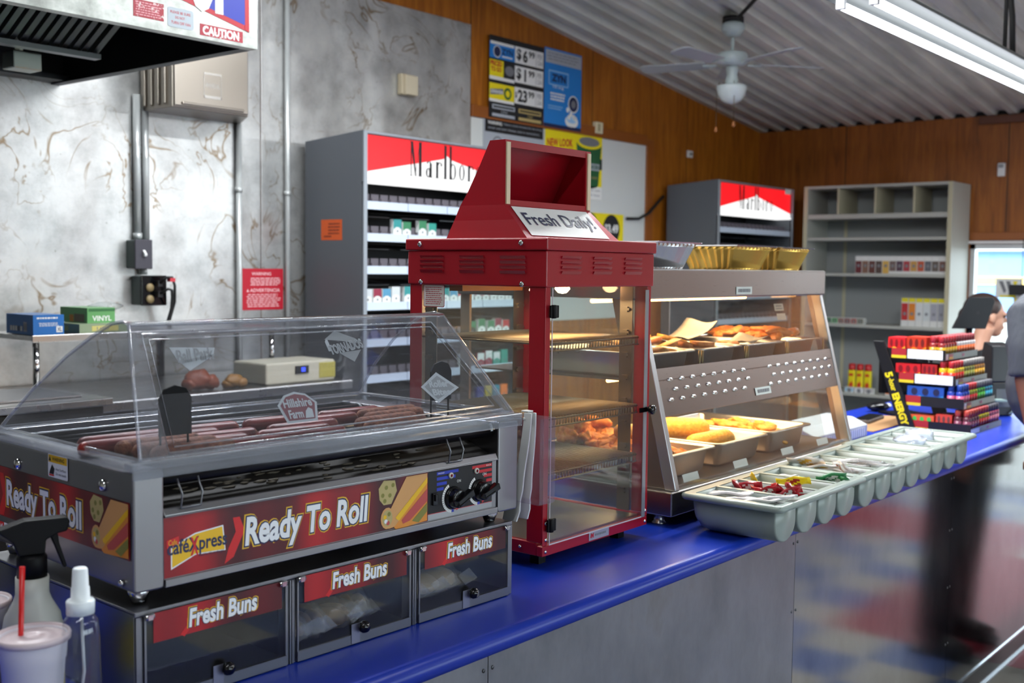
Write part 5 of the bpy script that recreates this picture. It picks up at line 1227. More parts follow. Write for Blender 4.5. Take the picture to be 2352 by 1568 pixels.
# ------------------------------------------------------------------ heated display case
KS = 1.117
SX, SY, SA, SL, ZB = 2.3673, 1.4146, .3604, .9433, .0662
sd = frame('display_case', 'slanted glass heated display case with two decks of food', 'food display', SX, SY, SA, 0)
ZOFF[sd.name] = ZB
SST = brushed('case steel', '#a5a2a0', .28, (2, 60, 60), .015); BRN = brushed('case inner steel', '#8d817a', .3, (2, 30, 2), metal=.75); ALB = mat('case aluminium', '#b9bcbe', .3, .8)
a0, a1, DV = -.036, SL + .02, .64
MB().box(a0, a1, -.003, DV, .092, .146).build('base', SST, sd, bevel=.003)
for u, v_ in ((.0, .05), (SL - .03, .05), (.0, DV - .06), (SL - .03, DV - .06)): MB().lathe([(.016, .0668), (.016, .069), (.012, .072), (.012, .088), (.018, .0918)], 12, (u, v_, 0)).build('leg', SST, sd)
def fv(z): return .105 * (z - .146) / (.565 - .146)
for nm, u0, u1 in (('end_frame', -.018, .0), ('end_frame', SL, SL + .018)):
    MB().prism([(-.002, .1462), (.026, .1462), (.131, .5648), (.103, .5648)], u0, u1, 'x', 0).build('front_bar', ALB, sd, bevel=.002)
    dw = .075 if u0 < 0 else .042
    mb = MB().prism([(.0265, .1462), (dw, .1462), (dw + .105, .5648), (.1315, .5648)], (u0 + u1) / 2 - .003, (u0 + u1) / 2 + .003, 'x', 1)
    MB().box((u0 + u1) / 2 - .004, (u0 + u1) / 2 + .004, DV - .03, DV, .1462, .5648).build('back_post', BRN, sd)
    mb.build(nm, [ALB, BRN], sd, bevel=.002)
MB().box(-.026, SL + .026, .098, DV, .565, .634).build('header', SST, sd, bevel=.004)
SGL = glass('case glass', (.93, .95, .94), .95, .0, .02)
def plane_strip(mb, z0, z1, th=.003, mi=0, off=0):
    mb.hexa([(.0005, fv(z0) + off, z0), (SL - .0005, fv(z0) + off, z0), (SL - .0005, fv(z0) + off + th, z0), (.0005, fv(z0) + off + th, z0), (.0005, fv(z1) + off, z1), (SL - .0005, fv(z1) + off, z1), (SL - .0005, fv(z1) + off + th, z1), (.0005, fv(z1) + off + th, z1)], mi); return mb
plane_strip(MB(), .4115, .5645).build('upper_glass', SGL, sd)
plane_strip(MB(), .1475, .3055).build('lower_glass', SGL, sd)
fp_ = plane_strip(MB(), .306, .411, .006)
for i in range(2):
    for r_ in range(3):
        for k in range(8):
            u = (.05 if i == 0 else .545) + k * .05 + (.022 if r_ == 1 else 0) - r_ * .006; z = .384 - r_ * .022
            if u > SL - .03: continue
            fp_.ell((u, fv(z) - .0005, z), (.0135, .0035, .0048), 10, 5, 1)
fp_.build('vent_panel', [brushed('vent steel', '#8b817c', .28, (2, 60, 60), .015), CHROME], sd)
for u, z in ((.425, .572), (.44, .318)):
    sg = Sign((u, (.0972 if z > .5 else fv(z) - .0012), z), (1, 0, 0), (0, .0 if z > .5 else .25, 1)); sg.rect(0, .085, 0, .019, 0, 1); sg.lines(.01, .075, .004, .015, 1, 1, 2, .8, .0)
    sg.mb.build('tag', [mat('tag white', '#d5dcd8', .5), INKG], sd)
for a in (-.0105, SL + .0075): MB().prism([(.077, .1465), (DV - .032, .1465), (DV - .032, .564), (.182, .564)], a, a + .003, 'x').build('end_glass', SGL, sd)
MB().box(.0005, SL - .0005, .075, DV - .04, .378, .382).box(.0005, SL - .0005, .0595, .075, .378, .386).build('upper_deck', BRN, sd)
MB().box(.0005, SL - .0005, .02, DV - .005, .1465, .152).build('lower_deck', BRN, sd)
HEAT = mat('heat element', '#ffb060', .4, emit=14, ecol='#ffb266')
for v_, z in ((.30, .555), (.25, .366)):
    MB().tube([(.08, v_, z), (SL - .08, v_, z)], .005, 8).build('heat_lamp', HEAT, sd)
    MB().prism([(v_ - .03, z + .006), (v_, z + .009), (v_ + .03, z + .006), (v_, z + .0105)], .06, SL - .06, 'x').build('reflector', CHROME, sd)
warm('case_lamp', (SL / 2 * KS, .3 * KS, (.54 - ZB) * KS), .8, .2, 3, sd); warm('case_lamp', (SL / 2 * KS, .22 * KS, (.355 - ZB) * KS), .8, .25, 5, sd)
for u0 in (.06, .30, .56, .78):
    sg = Sign((u0, .0235, .152), (1, 0, 0), (0, .35, 1)); sg.rect(0, .07, 0, .018, 0, 1); sg.mb.build('price_tag', PAPERW, sd)
sg = Sign((.655, fv(.53) - .0005, .50), (1, 0, 0), (0, .25, 1)); sg.rect(0, .055, .025, .045, 0, 1); sg.rect(.005, .058, .0, .018, 0, 1); sg.lines(.008, .05, .028, .042, 2, 1, 2, .4)
sg.mb.build('sticker', [mat('sticker tan', '#c9b8a2', .5), INKG], sd)
sa_ = R(SA)
def spos(u, v_, z): return (SX + KS * (u * math.cos(sa_) - v_ * math.sin(sa_)), SY + KS * (u * math.sin(sa_) + v_ * math.cos(sa_)), KS * (z - ZB))
PAN = brushed('pan steel', '#b9b6b2', .28, (30, 2, 2), .015, metal=.92)
def pan(u0, u1, v0, v1, zb, zr, label, grp=None, rack=False):
    o = thing('food_pan', label, 'pan', spos(u0, v0, zb), sa_, grp); w_, d_, h_ = u1 - u0, v1 - v0, zr - zb; i = .014; s = .010
    mb = MB(); O = [(0, 0), (w_, 0), (w_, d_), (0, d_)]
    def ring(ins, z): return [(x, y, z) for x, y in rrect(ins, w_ - ins, ins, d_ - ins, max(.02 - ins * .3, .008), 3)]
    rs = [ring(0, h_ - .004), ring(0, h_), ring(.003, h_ + .001), ring(i, h_), ring(i + .002, h_ - .004), ring(i + s, .008), ring(i + s + .008, 0)]
    n = len(rs[0]); vs = sum(rs, []); fs = []
    for a in range(len(rs) - 1):
        for j in range(n): fs.append((a * n + j, a * n + (j + 1) % n, (a + 1) * n + (j + 1) % n, (a + 1) * n + j))
    fs.append(tuple((len(rs) - 1) * n + j for j in range(n))); mb.add(vs, fs, 0, True)
    b_ = mb.build('body', PAN, o); md = b_.modifiers.new('t', 'SOLIDIFY'); md.thickness = .0012
    if rack: MB().tube([(.0, -.003, h_ - .002), (.0, -.003, .002)], .003, 6).tube([(w_, -.003, h_ - .002), (w_, -.003, .002)], .003, 6).build('rack_wire', mat('rack bronze', '#8a7a55', .35, .8), o)
    return o
up = [(.004, .222), (.236, .456), (.468, .690), (.702, .930)]
upl = ('upper deck pan of egg rolls at the left end', 'second upper deck pan with flat golden strips', 'third upper deck pan nearly empty with a paper sheet', 'upper deck pan heaped with fried pieces at the right end')
for (a, b_), lb in zip(up, upl): pan(a, b_, .086, .42, .3825, .4425, lb, rack=True)
lo = [(.002, .246), (.262, .520), (.538, .782)]
lol = ('lower deck pan of fried chicken at the left end', 'middle lower deck pan with two fat golden logs', 'right lower deck pan of crisp fried pieces')
for (a, b_), lb in zip(lo, lol): pan(a, b_, .040, .40, .1525, .213, lb)
def food(name, c1, c2, c3, sc=60, b=.6):
    m = mat(name, c2, .45); t, p = nt(m); n_ = noise(t, mapped(t, (1, 1, 1)), sc, 5, .7); t.links.new(ramp(t, n_, [(.3, c1), (.52, c2), (.75, c3)]), p.inputs['Base Color']); bump(t, p, n_, b, .006); return m
FRY = food('fried chicken crust', '#9a4410', '#d87a1c', '#eda63c', 70, .8); FRL = food('golden crust', '#b06a14', '#dd9a2c', '#f0bc58', 90); ROLLM = food('egg roll skin', '#b8702a', '#d99a4c', '#ecc080', 40, .3); LOG = food('corn log', '#b87a18', '#dfa52e', '#eec25a', 120, .5); ORG = food('orange strip', '#b8581a', '#d87a28', '#e89a48', 80, .5)
PAPERF = mat('food paper', '#b8aea2', .7)
def lump(r, k=.28, nu=26, nv=15):
    mb = MB(); ph = [random.uniform(0, 6) for _ in range(6)]; vs = []
    for i in range(nv + 1):
        a = PI * i / nv
        for j in range(nu):
            t = 2 * PI * j / nu
            q = 1 + k * (.5 * math.sin(2 * t + ph[0] + 2 * a) + .45 * math.sin(3 * a + ph[1]) * math.cos(t + ph[2]) + .35 * math.sin(5 * t + ph[3]) * math.sin(4 * a + ph[4])) + random.uniform(-.06, .06)
            if i in (0, nv): q = 1
            vs.append((r[0] * math.sin(a) * math.cos(t) * q, r[1] * math.sin(a) * math.sin(t) * q, r[2] * math.cos(a) * q))
    return mb.add(vs, [(i * nu + j, (i + 1) * nu + j, (i + 1) * nu + (j + 1) % nu, i * nu + (j + 1) % nu) for i in range(nv) for j in range(nu)], 0, True)
pieces = {}
def put(kind, mk, m, pts, label, cat, grp):
    for i, (u, v_, z, rz, tl) in enumerate(pts):
        key = (kind, i % 4)
        if key in pieces: o = pieces[key].copy(); COL.objects.link(o)
        else: o = mk().build(kind, m, smooth=True); pieces[key] = o
        o.location = spos(u, v_, z); o.rotation_euler = (tl, random.uniform(-.2, .2), rz); tag(o, label, cat, grp)
zl = .155
chick = []
for i in range(46):
    u, v_ = random.uniform(.045, .205), random.uniform(.095, .365)
    chick.append((u, v_, .178 + random.uniform(0, .022) + .035 * max(0, (v_ - .17) / .2), random.uniform(0, 3.1), random.uniform(-.5, .5)))
chick += [(.09, .33, .248, .4, 1.2), (.17, .35, .245, 1.9, 1.1)]
put('fried_chicken', lambda: lump((.038, .020, .017), .42), FRY, chick, 'fried chicken piece heaped in the left lower deck pan', 'fried chicken', 'fried chicken in the left lower pan')
put('corn_log', lambda: sausage(.14, .028), LOG, [(.39, .22, .222, R(-38), 0), (.385, .14, .195, R(-30), 0), (.40, .30, .20, R(-42), 0)], 'fat golden log in the middle lower deck pan', 'fried log', 'golden logs in the middle lower pan')
put('egg_roll', lambda: sausage(.10, .019), ROLLM, [(.15, .22, .238, R(-35), 0)], 'brown egg roll lying on the fried chicken in the left lower pan', 'egg roll', None)
put('fried_patty', lambda: lump((.040, .028, .012), .3), FRL, [(.60, .33, .19, .3, .1), (.62, .25, .178, 1, .1), (.66, .14, .185, 2, .2), (.70, .20, .186, .5, .1), (.73, .12, .182, 1.6, .2), (.70, .09, .18, .2, .1), (.67, .29, .18, 1.1, .1), (.64, .09, .178, 2.7, .1), (.73, .28, .182, .9, .2), (.745, .19, .19, 1.3, .1), (.61, .17, .186, .4, .1), (.69, .14, .205, 1.0, .1), (.66, .22, .20, 2.2, .1), (.61, .12, .192, 1.3, .1), (.73, .24, .202, .1, .1), (.69, .26, .198, 1.9, .1), (.635, .30, .20, .7, .1)], 'crisp golden piece in the right lower deck pan', 'fried piece', 'crisp pieces in the right lower pan')
put('egg_roll_small', lambda: sausage(.075, .014), ROLLM, [(.06, .16, .432, R(70), 0), (.09, .20, .440, R(60), 0), (.12, .14, .436, R(80), 0), (.05, .24, .445, R(100), 0), (.10, .28, .45, R(75), 0), (.16, .22, .44, R(65), 0), (.15, .30, .446, R(110), 0), (.18, .15, .432, R(85), 0)], 'egg roll piled in the left upper deck pan', 'egg roll', 'egg rolls in the left upper pan')
put('golden_strip', lambda: MB().box(-.05, .05, -.012, .012, -.006, .006), FRL, [(.31, .22, .443, .1, 0), (.40, .18, .444, .15, 0), (.36, .30, .446, .05, 0), (.42, .28, .450, -.1, .1), (.39, .36, .445, .2, 0)], 'golden flat strip in the second upper deck pan', 'fried strip', 'golden strips in the second upper pan')
put('orange_strip', lambda: MB().box(-.055, .055, -.012, .012, -.006, .006), ORG, [(.30, .15, .442, .1, 0), (.29, .28, .446, -.1, 0), (.34, .14, .447, .2, .1), (.32, .36, .446, 0, 0)], 'orange flat strip in the second upper deck pan', 'fried strip', 'orange strips in the second upper pan')
put('fried_wedge', lambda: lump((.04, .017, .011), .22), ORG, [(random.uniform(.735, .90), random.uniform(.13, .38), .438 + random.uniform(0, .028), random.uniform(0, 3), random.uniform(-.3, .3)) for i in range(18)], 'orange fried wedge heaped in the right upper deck pan', 'fried wedge', 'fried wedges in the right upper pan')
put('golden_scrap', lambda: lump((.03, .018, .007), .2), ORG, [(.53, .16, .436, .4, 0), (.57, .20, .437, 1.2, 0)], 'small fried scrap in the nearly empty third upper pan', 'fried scrap', 'scraps in the third upper pan')
def paper(u, v_, z, w_, d_, label, lift):
    mb = MB(); n = 6; vs = []
    for i in range(n + 1):
        for j in range(n + 1):
            a, b_ = i / n, j / n; vs.append((a * w_, b_ * d_, lift * (a ** 3) + .006 * math.sin(5 * b_ + 3 * a)))
    mb.add(vs, [(i * (n + 1) + j, (i + 1) * (n + 1) + j, (i + 1) * (n + 1) + j + 1, i * (n + 1) + j + 1) for i in range(n) for j in range(n)], 0, True)
    o = mb.build('food_paper', PAPERF); o.location = spos(u, v_, z); o.rotation_euler = (0, 0, sa_); md = o.modifiers.new('t', 'SOLIDIFY'); md.thickness = .0008
    tag(o, label, 'paper')
paper(.56, .12, .440, .1, .09, 'small paper sheet at the front of the third upper pan', .016)
paper(.54, .30, .443, .16, .1, 'curled paper liner at the back of the third upper pan', .045)
# foil loaf pans on top of the case
FOI = mat('silver foil', '#c9c9cb', .2, 1); FOG = mat('gold foil', '#c9a452', .24, 1)
def loaf(u, v_, m, label, w_=.135, d_=.085, h_=.060, fl=.026):
    o = thing('foil_pan', label, 'foil pan', spos(u, v_, .6345), sa_, 'foil loaf pans on the display case')
    mb = MB(); N = 20; M_ = 12; pts = []
    def edge(t_):
        per = []
        for k in range(N): per.append((k / N * w_, 0, 0, -1))
        for k in range(M_): per.append((w_, k / M_ * d_, 1, 0))
        for k in range(N): per.append((w_ - k / N * w_, d_, 0, 1))
        for k in range(M_): per.append((0, d_ - k / M_ * d_, -1, 0))
        return per
    per = edge(0); n = len(per); vs = []
    for h, off, rip in ((0, 0, .0), (.004, .002, .002), (h_ - .008, fl * .8, .0026), (h_ - .002, fl * .9, .0), (h_, fl * 1.25, .0), (h_ + .003, fl * 1.3, 0)):
        for k, (x, y, nx_, ny_) in enumerate(per):
            cx, cy_ = x - w_ / 2, y - d_ / 2; f = 1 + 2 * off / w_; f2 = 1 + 2 * off / d_
            r_ = rip * (1 if k % 2 else -1); vs.append((w_ / 2 + cx * f + nx_ * r_, d_ / 2 + cy_ * f2 + ny_ * r_, h))
    fs = [tuple(range(n))]
    for a in range(5):
        for j in range(n): fs.append((a * n + j, a * n + (j + 1) % n, (a + 1) * n + (j + 1) % n, (a + 1) * n + j))
    mb.add(vs, fs[:1 + 3 * n], 0); mb2 = MB().add(vs, fs[1 + 3 * n:], 0)
    b_ = mb.build('body', m, o); b2 = mb2.build('rim', FOI, o)
    for q in (b_, b2): md = q.modifiers.new('t', 'SOLIDIFY'); md.thickness = .0006
loaf(.095, .14, FOI, 'silver foil loaf pan at the left on top of the display case')
loaf(.475, .14, FOG, 'gold foil loaf pan in the middle of the front row on the display case', .16)
loaf(.72, .32, FOG, 'gold foil loaf pan standing behind the others on the display case')
loaf(.735, .14, FOG, 'gold foil loaf pan at the right front corner of the display case', .14)
KS = 1.0
# ------------------------------------------------------------------ condiment trays
TG = mat('grey green tray plastic', '#8a968f', .32)
TX, TY, TAn, TW_, TZ = 2.3237, 1.1237, 1.175, .2493, .0943
ta_ = R(TAn)
def tpos(u, v_, z): return (TX + u * math.cos(ta_) - v_ * math.sin(ta_), TY + u * math.sin(ta_) + v_ * math.cos(ta_), z)
TL = .5086
def tray_mesh():
    mb = MB(); zr = TZ - .0015
    cw = .108; gap = (TL - .036 - 4 * cw) / 3
    def U(x0, x1, zb, yv, ins):
        w_ = x1 - x0; r_ = w_ / 2 - ins; pts = [(x0 + ins, yv, zr)]
        zc_ = max(zb + r_ * .8, zb + .02)
        for k in range(13):
            a = PI + PI * k / 12; pts.append(((x0 + x1) / 2 + r_ * math.cos(a), yv, zc_ + (zc_ - zb) * math.sin(a)))
        pts.append((x1 - ins, yv, zr)); return pts
    cells = []
    for c in range(4):
        x0 = .018 + c * (cw + gap); x1 = x0 + cw; cells.append((x0, x1))
        secs = [U(x0, x1, .004, .019, .002), U(x0, x1, .0015, .021, .0004), U(x0, x1, .001, .023, .0), U(x0, x1, .001, .048, .0), U(x0, x1, .001, TW_ - .048, .0), U(x0, x1, .005, TW_ - .032, .0), U(x0, x1, .016, TW_ - .022, .0), U(x0, x1, .034, TW_ - .019, .0)]
        n = len(secs[0]); vs = sum(secs, []); fs = [tuple(range(n)), tuple(7 * n + j for j in range(n))]
        for a in range(7):
            for j in range(n - 1): fs.append((a * n + j, a * n + j + 1, (a + 1) * n + j + 1, (a + 1) * n + j))
        mb.add(vs, fs, 0, True)
    # rim and webs
    def strip_(xa, xb, ya, yb): mb.box(xa, xb, ya, yb, zr, TZ)
    strip_(0, TL, 0, .019); strip_(0, TL, TW_ - .019, TW_); strip_(0, .018, .019, TW_ - .019); strip_(TL - .018, TL, .019, TW_ - .019)
    for (a, b_), (c, d) in zip(cells, cells[1:]): strip_(b_, c, .019, TW_ - .019)
    rim = [(.006, .0, TZ - .006), (TL - .006, .0, TZ - .006), (TL, .006, TZ - .006), (TL, TW_ - .006, TZ - .006), (TL - .006, TW_, TZ - .006), (.006, TW_, TZ - .006), (0, TW_ - .006, TZ - .006), (0, .006, TZ - .006)]
    mb.tube(rim, .007, 8, closed=True)
    return mb
tm = tray_mesh().build('condiment_tray', TG); md = tm.modifiers.new('t', 'SOLIDIFY'); md.thickness = .003; md.offset = 0
tl_ = ('grey four slot condiment tray nearest the red cabinet holding red and yellow packets', 'grey four slot condiment tray in the middle of the row of three', 'grey four slot condiment tray farthest along, beside the shot bottle rack')
for i in range(3):
    o = tm if i == 0 else tm.copy()
    if i: COL.objects.link(o)
    o.location = tpos(i * (TL + .0015), 0 + (.012 if i == 2 else 0), .0015); o.rotation_euler = (0, 0, ta_); tag(o, tl_[i], 'condiment tray', 'condiment trays along the counter')
def cell(tr, c): return tr * (TL + .0015) + .018 + .054 + c * ((TL - .036 - 432e-3) / 3 + .108)
FLM = glass('packet film', (.93, .93, .95), 1, .1, .3, (.85, .84, .86))
def packet(L_, w_, th, base, pr):
    mb = MB(); n, m = 10, 6; vs = []
    for s_ in (1, -1):
        for i in range(n + 1):
            for j in range(m + 1):
                a, b_ = i / n, j / m; e = min(1, min(a, 1 - a) / .18) * min(1, min(b_, 1 - b_) / .2)
                vs.append(((a - .5) * L_, (b_ - .5) * w_, s_ * th * .5 * math.sqrt(max(e, 0)) + .003 * math.sin(9 * a + 4 * b_)))
    q = (n + 1) * (m + 1)
    for s_ in (0, 1):
        for i in range(n):
            for j in range(m):
                f = (s_ * q + i * (m + 1) + j, s_ * q + (i + 1) * (m + 1) + j, s_ * q + (i + 1) * (m + 1) + j + 1, s_ * q + i * (m + 1) + j + 1)
                mid = .25 < (i + .5) / n < .75 and .2 < (j + .5) / m < .8
                mb.add([vs[k] for k in f], [(0, 1, 2, 3)], 1 if (mid and (i + j) % 3) else 0, True)
    return mb
KR = mat('ketchup red', '#a01824', .25); YP = mat('mustard yellow', '#e8c81a', .3); GP = mat('relish green', '#2a7a48', .3); WP = mat('packet white', '#dcd8d8', .35)
PI_ = [INKG, PAPERW, INKR, mat('packet gold', '#c9a43a', .4)]
def packets(name, base, pr, L_, w_, th, spots, labels, cat, grp):
    src = packet(L_, w_, th, 0, 1).build(name, [base, pr], weld=True)
    for i, (u, v_, z, rx, ry, rz) in enumerate(spots):
        o = src if i == 0 else src.copy()
        if i: COL.objects.link(o)
        o.location = tpos(u, v_, z + .022); o.rotation_euler = (rx, ry, rz + ta_); tag(o, labels if isinstance(labels, str) else labels[i], cat, grp)
c = cell(0, 0)
packets('cutlery_packet', glass('white packet film', (.95, .95, .95), 1, .15, .75, (.86, .85, .87)), WP, .13, .034, .008, [(c, .15, .06, .3, .1, 1.9), (c + .01, .10, .066, -.2, .15, 1.5), (c - .02, .17, .055, .1, 0, 1.3), (c + .02, .07, .06, .2, .1, 1.8), (c, .12, .045, 0, .1, 1.6), (c - .025, .08, .07, .2, .2, 1.45), (c + .025, .18, .068, .1, .1, 1.7), (c + .0, .06, .074, .3, .2, 2.0)], 'clear wrapped cutlery packet in the first slot of the near tray', 'packet', 'wrapped cutlery in the near tray')
c = cell(0, 1)
packets('ketchup_packet', KR, WP, .07, .036, .009, [(c - .01, .20, .070, .9, .3, .4), (c, .135, .062, .5, -.2, 1.2), (c + .01, .10, .072, 1.1, .2, .7), (c - .005, .065, .070, .9, .4, 2.2), (c + .01, .045, .062, .4, .3, 1.1), (c, .16, .05, .1, .1, .2), (c + .01, .18, .066, 1.2, .1, 2.0), (c - .015, .11, .07, .8, .3, 1.6), (c + .015, .07, .078, 1.0, .2, .5)], 'dark red ketchup packet in the second slot of the near tray', 'packet', 'ketchup packets in the near tray')
c = cell(0, 2)
packets('mustard_packet', YP, KR, .085, .036, .007, [(c + .0, .11, .075, .8, .15, 1.9), (c - .02, .21, .07, 1.2, .3, .5)], ('yellow mustard packet with a red print propped up in the near tray', 'yellow mustard packet standing at the back of the near tray'), 'packet', 'mustard packets in the near tray')
packets('mustard_packet_flat', mat('mustard pale', '#b8ac3a', .35), YP, .085, .036, .006, [(c, .07, .03, .1, .1, 1.6), (c, .15, .03, .1, 0, 1.4)], 'pale yellow packet lying flat in the third slot of the near tray', 'packet', 'flat yellow packets in the near tray')
c = cell(0, 3)
packets('relish_packet', GP, WP, .08, .04, .010, [(c, .06, .075, .6, .2, 2.1), (c - .01, .10, .06, .2, .1, 1.6), (c, .14, .058, .3, -.1, 1.9), (c + .01, .045, .065, .9, .1, 1.3)], 'green relish packet in the fourth slot of the near tray', 'packet', 'green packets in the near tray')
packets('mayonnaise_packet', WP, mat('pale print', '#b8b89a', .4), .075, .036, .008, [(c - .005, .19, .06, .3, .2, 1.7), (c + .01, .17, .05, .2, 0, 1.2)], 'whitish packet at the back of the fourth slot of the near tray', 'packet', 'whitish packets in the near tray')
c = cell(1, 0)
packets('taco_packet', WP, mat('taco print', '#d8a83a', .4), .10, .045, .008, [(c - .01, .19, .085, .6, .1, 1.7), (c, .15, .072, .3, .1, 1.9), (c + .01, .11, .066, .2, 0, 1.5)], 'white packet with yellow print in the first slot of the middle tray', 'packet', 'white packets in the middle tray')
packets('brown_packet', FLM, mat('brown sauce', '#a8603a', .3), .08, .04, .012, [(c, .06, .068, .4, .2, 1.2), (c - .01, .085, .08, .9, .1, .8)], 'clear packet of brown sauce in the first slot of the middle tray', 'packet', 'brown sauce packets in the middle tray')
c = cell(1, 1)
packets('lime_packet', mat('lime print', '#7aa83a', .4), mat('cocoa print', '#7a5a4a', .4), .05, .03, .007, [(c, .18, .06, .2, .1, .5), (c + .005, .14, .06, .1, .1, 1.9)], 'small lime green packet in the second slot of the middle tray', 'packet', 'lime packets in the middle tray')
packets('clear_cutlery_packet', FLM, WP, .15, .04, .010, [(c + .015, .10, .075, .3, .05, 1.75), (c + .02, .07, .07, .2, .1, 1.4), (c - .01, .13, .065, .1, .05, 1.9)], 'clear wrapped cutlery across the second slot of the middle tray', 'packet', 'wrapped cutlery in the middle tray')
STI = mat('stirrer cream', '#d3d0c0', .5)
for i, (tr, cc, dv, z) in enumerate(((2, 0, 0, .082), (2, 0, .02, .087), (1, 3, -.01, .08))):
    c = cell(tr, cc); mb = MB().box(-.012, .012, -.085, .085, -.004, .004); o = mb.build('wooden_stirrer', STI, bevel=.001); o.location = tpos(c + (i - 1) * .012, .13 + dv, z); o.rotation_euler = (0, .1, ta_ + .06 * (i - 1))
    tag(o, ('cream flat stick lying across the far tray, nearer one', 'cream flat stick lying across the far tray, farther one', 'cream flat stick lying in the end slot of the middle tray')[i], 'stick')
BAGB = glass('pale blue wrap', (.9, .93, .98), 1, .15, .4, (.78, .83, .95))
for i, (tr, cc, v_, r_, lb) in enumerate(((2, 2, .13, (.07, .045, .026), 'crumpled pale blue wrap mounded in the far tray'), (2, 1, .12, (.05, .05, .018), 'smaller low pale wrap lump in the far tray'))):
    o = MB().ell((0, 0, 0), r_, 16, 9, 0, .18).build('plastic_wrap', BAGB); o.location = tpos(cell(tr, cc), v_, TZ + .004); tag(o, lb, 'plastic wrap')
# ------------------------------------------------------------------ shot bottle rack
RX0, RX1 = 4.485, 4.885
BKP = mat('rack black', '#121214', .35)
rk = thing('bottle_rack', 'black four tier counter rack of small energy shot bottles', 'display rack', (0, 0, 0.0005))
LV = [(.0, 1.375, .024), (.098, 1.405, .026), (.188, 1.44, .026), (.286, 1.482, .026)]
for xa in (RX0 - .012, RX1):
    mb = MB().prism([(1.586, .0), (1.652, .0), (1.772, .352), (1.728, .352)], xa, xa + .012, 'x')
    q = mb.build('side_panel', BKP, rk, bevel=.002)
    if xa < RX0:
        d_ = Vector((0, 1.619 - 1.75, -.352)).normalized(); n_ = Vector((-1, 0, 0)); uy = n_.cross(d_)
        sg = Sign((xa - .0006, 1.745, .34), d_, uy, step=.0003)
        sg.text('5', .12, .142, -.018, .014, 0, 1, .04); sg.text('-hour', .146, .20, -.012, .012, 0, 1, .03); sg.text('ENERGY', .21, .345, -.017, .014, 0, 1, .05)
        sg.mb.build('lettering', [mat('yellow lettering', '#e0cc10', .5)], q)
for k, (z, yf, lh) in enumerate(LV):
    yb = 1.60 + .34 * z + .02
    s = MB().box(RX0, RX1, yf + .003, yb, z, z + .004).build('shelf', BKP, rk)
    MB().box(RX0, RX1, yf, yf + .0029, z, z + lh).build('front_lip', BKP, s)
    sg = Sign((RX0, yf - .0004, z), (1, 0, 0), (0, 0, 1))
    sg.rect(.006, .03, .002, lh - .002, 0, 1) if k else sg.rr(.0, .11, .003, .022, .003, 0, 1)
    if k: sg.rect(.04, .09, lh * .45, lh - .002, 1, 1); sg.rect(.04, .09, .002, lh * .45, 2, 1)
    sg.rect(.20, .23, lh * .3, lh * .7, 3, 1)
    sg.mb.build('shelf_label', [PAPERW, mat('lip red', '#a01c22', .5), mat('lip yellow', '#d8bc20', .5), mat('lip pink', '#c0407a', .5)], s)
    sg = Sign((RX0 - .0004, yb, z + .004), (0, -1, 0), (0, 0, 1))
    sg.rect(.02, .08, -.0035, .036, 1, 1); sg.rect(.02, .08, -.0035, .008, 2, 2)
    if k in (2, 3): sg.rect(.085, yb - yf - .01, -.003, .034, 0, 1)
    sg.mb.add([(RX0 - .0002, yf, z), (RX0 - .0002, yb, z), (RX0 - .0002, yb, z + .04), (RX0 - .0002, yf, z + .04)], [(0, 1, 2, 3)], 3)
    sg.mb.build('end_label', [PAPERW, mat('lip red', '#a01c22', .5), mat('lip yellow', '#d8bc20', .5), BKP], s)
_bc = {}
SILV = mat('bottle foil edge', '#d0ccd4', .3)
def bottle(x, y, z, body, label_, cap, lb, grp):
    key = (body, label_, cap)
    if key not in _bc:
        mb = MB().lathe([(.0145, 0), (.0155, .002), (.0155, .056), (.014, .062)], 12, mi=0).lathe([(.0158, .014), (.0158, .046)], 12, mi=1)
        mb.lathe([(.009, .062), (.0125, .066), (.0125, .087), (.011, .089), (.0, .089)], 12, mi=2)
        o = mb.build('shot_bottle', [mat('bottle ' + body, body, .3), mat('bottle ' + label_, label_, .3), mat('bottle ' + cap, cap, .35)]); _bc[key] = o
    else: o = _bc[key].copy(); COL.objects.link(o)
    o.location = (x, y, z); tag(o, lb, 'bottle', grp)
tiers = [
    [('#5a2a34', '#7a3a50', '#b04030', 'brown and purple')] * 4 + [('#b8a820', '#c02a28', '#a82c34', 'red and yellow')] * 4 + [('#b04868', '#d06a80', '#4a4650', 'pink')] * 4,
    [('#28409a', '#c05a78', '#20408a', 'blue and pink')] * 3 + [('#9aa030', '#c83030', '#b02c30', 'red and green')] * 3 + [('#3a8a30', '#50b040', '#6a6a70', 'green')] * 3 + [('#2a7a9a', '#30b0d0', '#606068', 'cyan')] * 3,
    [('#d0b020', '#c82c20', '#a82028', 'red and yellow')] * 4 + [('#7a7a30', '#9a9a40', '#908c88', 'olive')] * 4 + [('#a06a20', '#e0a820', '#908c88', 'amber')] * 4,
    [('#8a2a28', '#b08a20', '#a82830', 'red and olive')] * 5 + [('#d8d4d4', '#d86a30', '#8a3038', 'white and orange')] * 7]
tn = ('bottom', 'second', 'third', 'top')
for k, (z, yf, lh) in enumerate(LV):
    for r_ in range(2):
        for i, (b_, l_, c_, nm) in enumerate(tiers[k]):
            bottle(RX0 + .0175 + i * .0331, yf + .021 + r_ * .0335, z + .0052, b_, l_, c_, '%s shot bottle on the %s tier of the black rack' % (nm, tn[k]), '%s shot bottles on the %s tier' % (nm, tn[k]))
